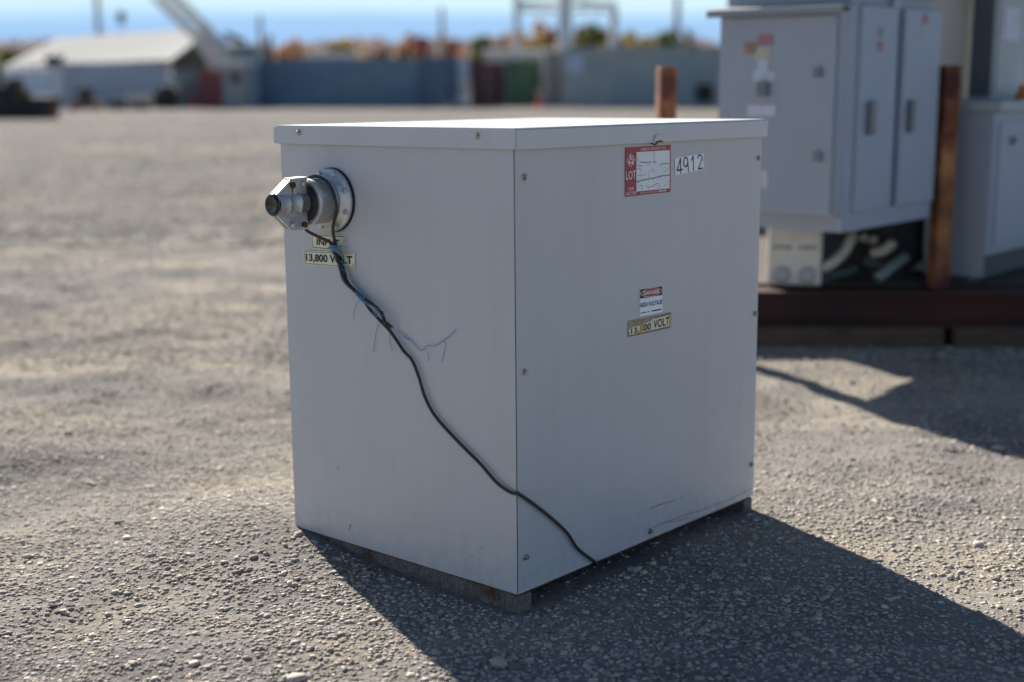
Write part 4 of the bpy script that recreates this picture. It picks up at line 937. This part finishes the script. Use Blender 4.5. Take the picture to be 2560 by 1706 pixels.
# white trailer parked at its left end
tx0 = at(12, 262, 70).x; tx1 = at(128, 262, 70).x
tr = thing('box_trailer', 'white box trailer parked at the left end of the tin-roofed shed', 'trailer', (tx0, 70, 0)); twd = tx1 - tx0
MB().box(0, twd, 0, 2.0, 0.55, 2.1, 0.05).build('body', M['wallwhite'], tr)
MB().box(0.1, twd - 0.1, 0.2, 1.8, 0.42, 0.549).build('chassis', M['black'], tr)
for x in (0.5, 1.5): MB().lathe([(0, 0.2), (0, 0.3), (0.2, 0.3), (0.2, 0.2)], (x, 0.1, 0.3), (0, 1, 0), 16).build('wheel', M['black'], tr)

# black skip at the left edge
kp = gnd(60, 298); Yk = kp.y; xl = at(-60, 298, Yk).x; xr = at(124, 298, Yk).x
sp = thing('black_skip', 'low black scrap skip with sloping end at the far left edge', 'skip', (xl, Yk, 0)); wk = xr - xl
skm = MB(); skm.prism([(0.2, 0.02), (wk - 0.25, 0.02), (wk - 0.06, 0.75), (0, 0.75)], lambda a_, z: (a_, 0, z), lambda a_, z: (a_, 1.8, z)); skm.build('body', M['black'], sp)
MB().box(-0.05, wk, -0.05, 1.85, 0.7505, 0.84).build('rim', M['black'], sp)
for x in (0.6, 1.2, 1.8): MB().box(x, x + 0.08, -0.06, -0.0005, 0.05, 0.74).build('rib', M['black'], sp)
MB().box(wk + 0.0005, wk + 0.08, 0.3, 0.6, 0.35, 0.65).build('lifting_lug', M['rust'], sp)
ld = thing('scrap_bundle', 'dark and ochre scrap heaped in the black skip', 'scrap', (xl + 0.5, Yk + 0.6, 0.842))
for (x, z, w_, h_, m_) in ((0.0, 0, 0.9, 0.45, M['black']), (0.5, 0.1, 0.55, 0.62, M['scrap']), (0.75, 0.0, 0.6, 0.25, mat('ochre_scrap', (0.16, 0.10, 0.03), 0.8))):
    MB().box(x, x + w_, 0.1 * z, 0.6, z, z + h_, 0.03).build('lump', m_, ld)

# junk in front of the shed
def junk(name, label, pxl, pxr, pyt, Y, m, cat, bumps=5):
    x0 = at(pxl, 262, Y).x; x1 = at(pxr, 262, Y).x; zt = max(at(pxl, pyt, Y).z, 0.25); mb_ = MB(); rj = random.Random(pxl)
    for k in range(bumps):
        a_ = x0 + (x1 - x0) * k / bumps; w_ = (x1 - x0) / bumps * rj.uniform(1.0, 1.4); hh = zt * rj.uniform(0.6, 1.0)
        mb_.box(a_, min(a_ + w_, x1 + 0.1), Y + rj.uniform(-.2, .1), Y + rj.uniform(.3, .8), 0, hh, 0.03)
    return tag(mb_.build(name, m), label, cat)
junk('compressor', 'dark machine standing before the right end of the shed wall', 384, 440, 212, 74, M['black'], 'machine', 3)
junk('oil_drum', 'dark drum shape before the middle of the shed wall', 190, 222, 216, 74, M['black'], 'drum', 2)
junk('scrap_heap', 'low brown scrap heap on gravel before the shed, left of its twin', 268, 312, 250, 71, M['scrap'], 'scrap')
junk('scrap_heap', 'low dark scrap heap on gravel beside the black machine', 328, 366, 250, 71, M['scrap'], 'scrap')
junk('pallet_stack', 'pale pallets stacked against the shed wall', 312, 378, 238, 76, M['c_stone'], 'pallets', 4)
junk('ochre_bollard', 'small ochre block on the gravel near the shed', 233, 242, 248, 70, mat('ochre_paint', (0.30, 0.19, 0.04), 0.7), 'block', 1)
junk('red_canister', 'small dull red canister near the white trailer', 172, 190, 242, 70, mat('dull_red', (0.22, 0.06, 0.07), 0.7), 'canister', 1)
junk('white_cistern', 'small pale cistern on the black machine end of the shed', 406, 440, 188, 75, M['offwhite'], 'cistern', 2)

# traffic cones
def cone(px, py, label):
    g = gnd(px, py); tt = thing('traffic_cone', label, 'cone', (g.x, g.y, 0), 0.3, 'orange cones across the yard')
    MB().box(-0.24, 0.24, -0.24, 0.24, 0, 0.03, 0.008).build('base', M['cone'], tt)
    MB().lathe([(0.03, 0.18), (0.30, 0.11), (0.85, 0.05), (0.86, 0.0)], (0, 0, 0), (0, 0, 1), 16).build('shell', M['cone'], tt)
    MB().lathe([(0.40, 0.1035), (0.55, 0.088)], (0, 0, 0), (0, 0, 1), 16).build('collar', M['conewhite'], tt)
cone(483, 271, 'orange traffic cone in front of the small red container'); cone(1349, 271, 'orange traffic cone in front of the green container')
sp_ = MB(); q0 = at(1356, 262, 69.5); q1 = at(1336, 208, 70.2); sp_.cyl((q0.x, q0.y, 0), q1, 0.05, 0.04, 8)
tag(sp_.build('leaning_pole', mat('brown_pole', (0.16, 0.10, 0.085), 0.8)), 'thin brown pole leaning against the green container behind a cone', 'pole')

# galvanised gantry frame
gt = thing('gantry_frame', 'pale galvanised bus gantry rising behind the green and grey containers', 'gantry', (0, 0, 0))
YG = 82
def gpost(px0_, px1_, top_py, Y, nm='post'):
    a_ = at(px0_, 100, Y).x; b2 = at(px1_, 100, Y).x; z = at(px0_, top_py, Y).z
    MB().box(a_, b2, Y, Y + (b2 - a_), 0, z).build(nm, M['gantry'], gt)
gpost(1284, 1301, -30, YG); gpost(1396, 1430, -30, YG - 1); gpost(1524, 1545, 24, YG)
def gbeam(p0_, p1_, wd_):
    mb_ = MB(); mb_.beam(p0_, p1_, wd_, wd_); mb_.build('cross_beam', M['gantry'], gt)
gbeam(at(1290, 8, YG + 0.3), at(1540, 10, YG + 0.3), 0.28); gbeam(at(1300, 27, YG + 0.5), at(1530, 26, YG + 0.5), 0.16); gbeam(at(1412, -15, YG + 0.2), at(1545, 22, YG + 0.2), 0.12)
gbeam(at(1296, 24, YG + 0.1), at(1340, 8, YG + 0.1), 0.14)
for px in (1342, 1370, 1460, 1496):
    q = at(px, 30, YG + 0.4); mb_ = MB(); mb_.lathe([(0, .06), (.12, .14), (.2, .08), (.3, .15), (.4, .08), (.5, .12)], q - Vector((0, 0, .25)), (0, 0, 1), 10); mb_.build('insulator', M['gantry'], gt)
gpost(1356, 1366, 132, 74.0, 'foot')
# pale kiosk wall right of the green container
container('shipping_container', 'narrow pale grey container end between the green and the long grey container', 1360, 73, 1408, 73, 2.95, M['c_stone'], 3, True)
ofr = thing('flat_roof_cabin', 'off white cabin roof showing above the maroon and green containers', 'cabin', (at(1206, 262, 86).x, 86, 0)); ow = at(1400, 262, 86).x - at(1206, 262, 86).x
MB().box(0.1, ow - 0.1, 0.1, 2.5, 0, 3.05).build('wall', M['c_stone'], ofr); MB().box(0, ow, 0, 2.7, 3.051, 3.35, 0.08).build('roof', M['offwhite'], ofr)
for i, (a_, b_, y0_, y1_, lb, mm) in enumerate(((1032, 1066, 94, 130, 'dull red boxcar end, left of the pair above the navy container', M['c_red']), (1116, 1147, 100, 132, 'darker red boxcar end, right of the pair above the navy container', M['c_maroon']), (1345, 1378, 100, 130, 'dark red boxcar end seen between the gantry posts', M['c_maroon']), (1252, 1268, 98, 128, 'narrow red boxcar end left of the gantry', M['c_red']))):
    Y = 130; x0 = at(a_, 100, Y).x; x1 = at(b_, 100, Y).x; tt = thing('boxcar', lb, 'railcar', (x0, Y, 0), 0, 'red boxcars beyond the yard')
    MB().box(0, x1 - x0, 0, 6, 1.0, at(a_, y0_, Y).z, 0.05).build('body', mm, tt); MB().box(0.1, x1 - x0 - 0.1, 0.2, 5.8, 0.0, 0.999).build('bogie', M['black'], tt)
for i, (a_, b_, y0_, lb) in enumerate(((757, 884, 128, 'low off white roof behind the long blue container, right one'), (762 - 30, 812 - 0, 60, None))):
    if lb is None: continue
wr = thing('low_cabin', 'low off white cabin roof peeking over the long blue container', 'cabin', (at(760, 262, 92).x, 92, 0)); ww = at(892, 262, 92).x - at(760, 262, 92).x
MB().box(0.1, ww - .1, .1, 2.4, 0, 3.2).build('wall', M['offwhite'], wr); MB().box(0, ww, 0, 2.5, 3.201, 3.36, 0.04).build('roof', M['offwhite'], wr)

# crane: lattice boom rising to the left from a green grey house
cr = thing('lattice_crane', 'pale lattice-boom crane leaning left over the tin roof', 'crane', (0, 0, 0))
b0 = at(548, 172, 78); b1 = at(500, 92, 78); tip0 = at(330, -45, 78); tipA = at(392, -35, 78)
bo = MB()
def boomseg(A0, A1, B0, B1, nseg, wd_):
    for d in (0, 1.0):
        oy = Vector((0, d, 0)); bo.beam(A0 + oy, A1 + oy, wd_); bo.beam(B0 + oy, B1 + oy, wd_)
        for k in range(nseg):
            f0_, f1_ = k / nseg, (k + 1) / nseg
            bo.beam(A0.lerp(A1, f0_) + oy, B0.lerp(B1, f1_) + oy, wd_ * 0.55); bo.beam(B0.lerp(B1, f0_) + oy, A0.lerp(A1, f0_) + oy, wd_ * 0.5)
P0a = at(536, 172, 78); P0b = at(556, 160, 78); P1a = at(478, 92, 78); P1b = at(520, 70, 78); P2a = at(376, -10, 78); P2b = at(425, -22, 78)
boomseg(P0a, P1a, P0b, P1b, 5, 0.15); boomseg(P1a, P2a, P1b, P2b, 7, 0.15)
bo.build('boom', M['crane'], cr)
hs = MB(); qa = at(548, 150, 79.5); qb = at(640, 150, 79.5); hs.box(qa.x, qb.x, 79.5, 82, 1.1, at(600, 112, 79.5).z, 0.1); hs.build('house', M['cranegrey'], cr)
MB().box(qa.x - 0.1, qb.x + 0.1, 79.2, 82.4, 0, 1.0, 0.1).build('crawler', M['black'], cr)
cw = MB(); cw.beam(at(563, 84, 79.5), at(612, 106, 79.5), 0.5, 0.3); cw.build('counterweight_mast', M['black'], cr)
lg = MB(); lg.beam(at(500, 72, 79), at(565, 112, 79), 0.35, 0.5); lg.build('backstay', M['c_pale'], cr)

# poles against the sky
def pole(px, pyt, Y, r, label, arm=None):
    x = at(px, 100, Y).x; z = at(px, pyt, Y).z; tt = thing('utility_pole', label, 'pole', (x, Y, 0), 0, 'poles on the skyline')
    MB().lathe([(0, r), (z, r * 0.7)], (0, 0, 0), (0, 0, 1), 10).build('shaft', M['pole'], tt)
    if arm: MB().box(-arm, arm, -0.06, 0.06, z - 0.9, z - 0.72).build('crossarm', M['pole'], tt)
    return tt
pole(248, -25, 95, 0.22, 'tall grey pole standing behind the tin roof')
q = at(262, 50, 95); 
pole(652, 38, 150, 0.28, 'thin pole above the left end of the long blue container'); pole(1105, 18, 150, 0.28, 'thin pole above the navy container'); pole(1692, -10, 150, 0.42, 'pole rising from the bushes left of the hooded enclosure')
lp = thing('lamp_mast', 'short mast with a dark round lamp head above the tin roof', 'lamp mast', (at(306, 100, 95).x, 95, 0)); zl = at(306, 42, 95).z
MB().lathe([(0, 0.09), (zl - 0.4, 0.07)], (0, 0, 0), (0, 0, 1), 10).build('shaft', M['c_pale'], lp)
MB().lathe([(zl - 0.42, 0.1), (zl - 0.3, 0.26), (zl, 0.3), (zl + 0.3, 0.2), (zl + 0.4, 0.0)], (0, 0, 0), (0, 0, 1), 14).build('lamp_head', M['black'], lp)

# ------------------------------------------------------------------ trees
def leafmat(name, c1, c2, **kw):
    m = mat(name, c1, 0.75, 0, 0.35, 1.2, second=c2, sscale=0.55, slo=0.38, shi=0.62)
    t = m.node_tree; N = t.nodes; p = N['Principled BSDF']; tr_ = N.new('ShaderNodeBsdfTranslucent'); mx = N.new('ShaderNodeMixShader'); mx.inputs[0].default_value = 0.5
    o = [q for q in N if q.type == 'OUTPUT_MATERIAL'][0]
    t.links.new(p.inputs['Base Color'].links[0].from_socket, tr_.inputs['Color'])
    t.links.new(p.outputs[0], mx.inputs[1]); t.links.new(tr_.outputs[0], mx.inputs[2]); t.links.new(mx.outputs[0], o.inputs['Surface'])
    return m
LM = {'orange': leafmat('leaves_orange', (0.44, 0.23, 0.11), (0.36, 0.22, 0.14)), 'yellow': leafmat('leaves_yellow', (0.42, 0.31, 0.11), (0.32, 0.24, 0.10)),
      'green': leafmat('leaves_green', (0.10, 0.13, 0.06), (0.17, 0.16, 0.06)), 'olive': leafmat('leaves_olive', (0.20, 0.18, 0.08), (0.27, 0.21, 0.07)),
      'brown': leafmat('leaves_brown', (0.28, 0.20, 0.16), (0.22, 0.18, 0.165))}
BARK = mat('bark', (0.07, 0.055, 0.045), 0.9, 0, 0.3, 6)
def leaf_mesh(n, seed, fill=0.8):
    r = np.random.default_rng(seed); nc = 15
    cen = r.normal(0, 1, (nc, 3)); cen /= np.linalg.norm(cen, axis=1, keepdims=True); cen *= r.uniform(0.2, 0.95, (nc, 1)); rad = r.uniform(0.16, 0.42, nc)
    k = r.integers(0, nc, n); d = r.normal(0, 1, (n, 3)); d /= np.linalg.norm(d, axis=1, keepdims=True)
    P_ = cen[k] + d * rad[k][:, None] * r.uniform(0.35, 1, (n, 1)) ** 0.5
    u_ = r.normal(0, 1, (n, 3)); u_ /= np.linalg.norm(u_, axis=1, keepdims=True); v_ = np.cross(u_, r.normal(0, 1, (n, 3))); v_ /= np.linalg.norm(v_, axis=1, keepdims=True)
    s2 = r.uniform(0.06, 0.12, (n, 1)); u_ *= s2; v_ *= s2 * 0.7
    return np.stack([P_ - u_, P_ + v_, P_ + u_, P_ - v_], 1)
def quad_mesh(name, Q, m):
    n_ = len(Q); me_ = bpy.data.meshes.new(name); me_.vertices.add(n_ * 4); me_.vertices.foreach_set('co', Q.astype(np.float32).ravel())
    me_.loops.add(n_ * 4); me_.loops.foreach_set('vertex_index', np.arange(n_ * 4, dtype=np.int32)); me_.polygons.add(n_); me_.polygons.foreach_set('loop_start', np.arange(0, n_ * 4, 4, dtype=np.int32)); me_.update(calc_edges=True); me_.materials.append(m); return me_
crown_base = [leaf_mesh(1700, 20 + i) for i in range(4)]
crowns = {}
def tree(px, pyt, Y, width_px, kind, label, i):
    x = at(px, 100, Y).x; H = at(px, pyt, Y).z; wd_ = width_px / FPX * Y / 2; tt = thing('tree', label, 'tree', (x, Y, 0), random.uniform(0, 6.2), 'autumn trees beyond the yard')
    tk = MB(); tk.lathe([(0, 0.03 * H), (0.3 * H, 0.022 * H), (0.75 * H, 0.008 * H)], (0, 0, 0), (0, 0, 1), 8)
    for k in range(5):
        th = k * 1.3 + i; z0_ = H * (0.28 + 0.07 * k); tk.cyl((0, 0, z0_), (wd_ * 0.55 * math.cos(th), wd_ * 0.55 * math.sin(th), z0_ + H * 0.2), 0.012 * H, 0.004 * H, 6)
    tk.build('trunk', BARK, tt)
    key = (kind, i % 4)
    if key not in crowns: crowns[key] = quad_mesh('crown', crown_base[i % 4], LM[kind])
    o = link('crown', crowns[key], tt); o.scale = (wd_ * 1.25, wd_ * 1.25, H * 0.42); o.location = (0, 0, H * 0.6)
tl = [(1352, 33, 112, 96, 'orange', 'tallest orange tree, seen between the gantry posts'), (1335, 62, 108, 60, 'yellow', 'yellowing tree low at the left gantry post'), (1478, 44, 112, 104, 'green', 'dark green tree between the right gantry posts'), (1450, 70, 106, 60, 'olive', 'olive tree in front of the dark green one by the gantry'),
      (1560, 58, 118, 84, 'olive', 'loose olive tree right of the last gantry post'), (1620, 68, 112, 130, 'olive', 'broad olive bush above the grey container'), (1672, 60, 112, 84, 'green', 'dark green tree at the skyline pole'), (1722, 78, 116, 80, 'brown', 'russet bush left of the hooded enclosure'),
      (735, 78, 112, 64, 'orange', 'bright orange tree above the blue container'), (712, 96, 108, 44, 'orange', 'small orange tree at the left of the bright orange one'), (855, 82, 112, 68, 'yellow', 'straw yellow tree above the middle of the blue container'), (1020, 84, 118, 70, 'orange', 'pale orange tree left of the red boxcars'), (1128, 80, 122, 40, 'orange', 'small orange tree over the darker red boxcar'),
      (940, 90, 124, 60, 'brown', 'brown tree left of the pale orange one'), (1205, 76, 130, 70, 'green', 'dull green tree left of the gantry'), (672, 92, 124, 56, 'brown', 'brown tree above the thin left pole'), (600, 96, 124, 60, 'brown', 'brown tree behind the crane house'), (80, 104, 124, 70, 'brown', 'brown tree behind the left end of the tin roof'), (15, 110, 120, 60, 'green', 'green tree at the far left edge'), (2555, 78, 60, 50, 'brown', 'brown tree top at the far right edge'), (1400, 92, 104, 44, 'yellow', 'low yellow bush behind the middle gantry post'), (1505, 96, 104, 50, 'yellow', 'low yellow bush before the right gantry post')]
for i, a_ in enumerate(tl): tree(*a_, i)
# far belt of bare autumn woods, one mass
n_ = 26000; r = np.random.default_rng(50); X = r.uniform(-170, 190, n_); Yw = r.uniform(290, 330, n_); hz = 10.6 + 1.6 * fbm(X / 60, X * 0, 8, 4, 0.8) + 1.6 * fbm(X / 6, Yw / 20, 9, 2, 0.6)
Zw = hz * r.random(n_) ** 0.7; P_ = np.stack([X, Yw, Zw], 1)
u_ = r.normal(0, 1, (n_, 3)); u_ /= np.linalg.norm(u_, axis=1, keepdims=True); v_ = np.cross(u_, r.normal(0, 1, (n_, 3))); v_ /= np.linalg.norm(v_, axis=1, keepdims=True); u_ *= 0.75; v_ *= 0.55
fm = leafmat('far_wood_leaves', (0.23, 0.195, 0.19), (0.26, 0.185, 0.14))  # leaf colours greyed to stand in for distance haze
struct(link('far_woods', quad_mesh('far_woods', np.stack([P_ - u_, P_ + v_, P_ + u_, P_ - v_], 1), fm)), 'stuff')
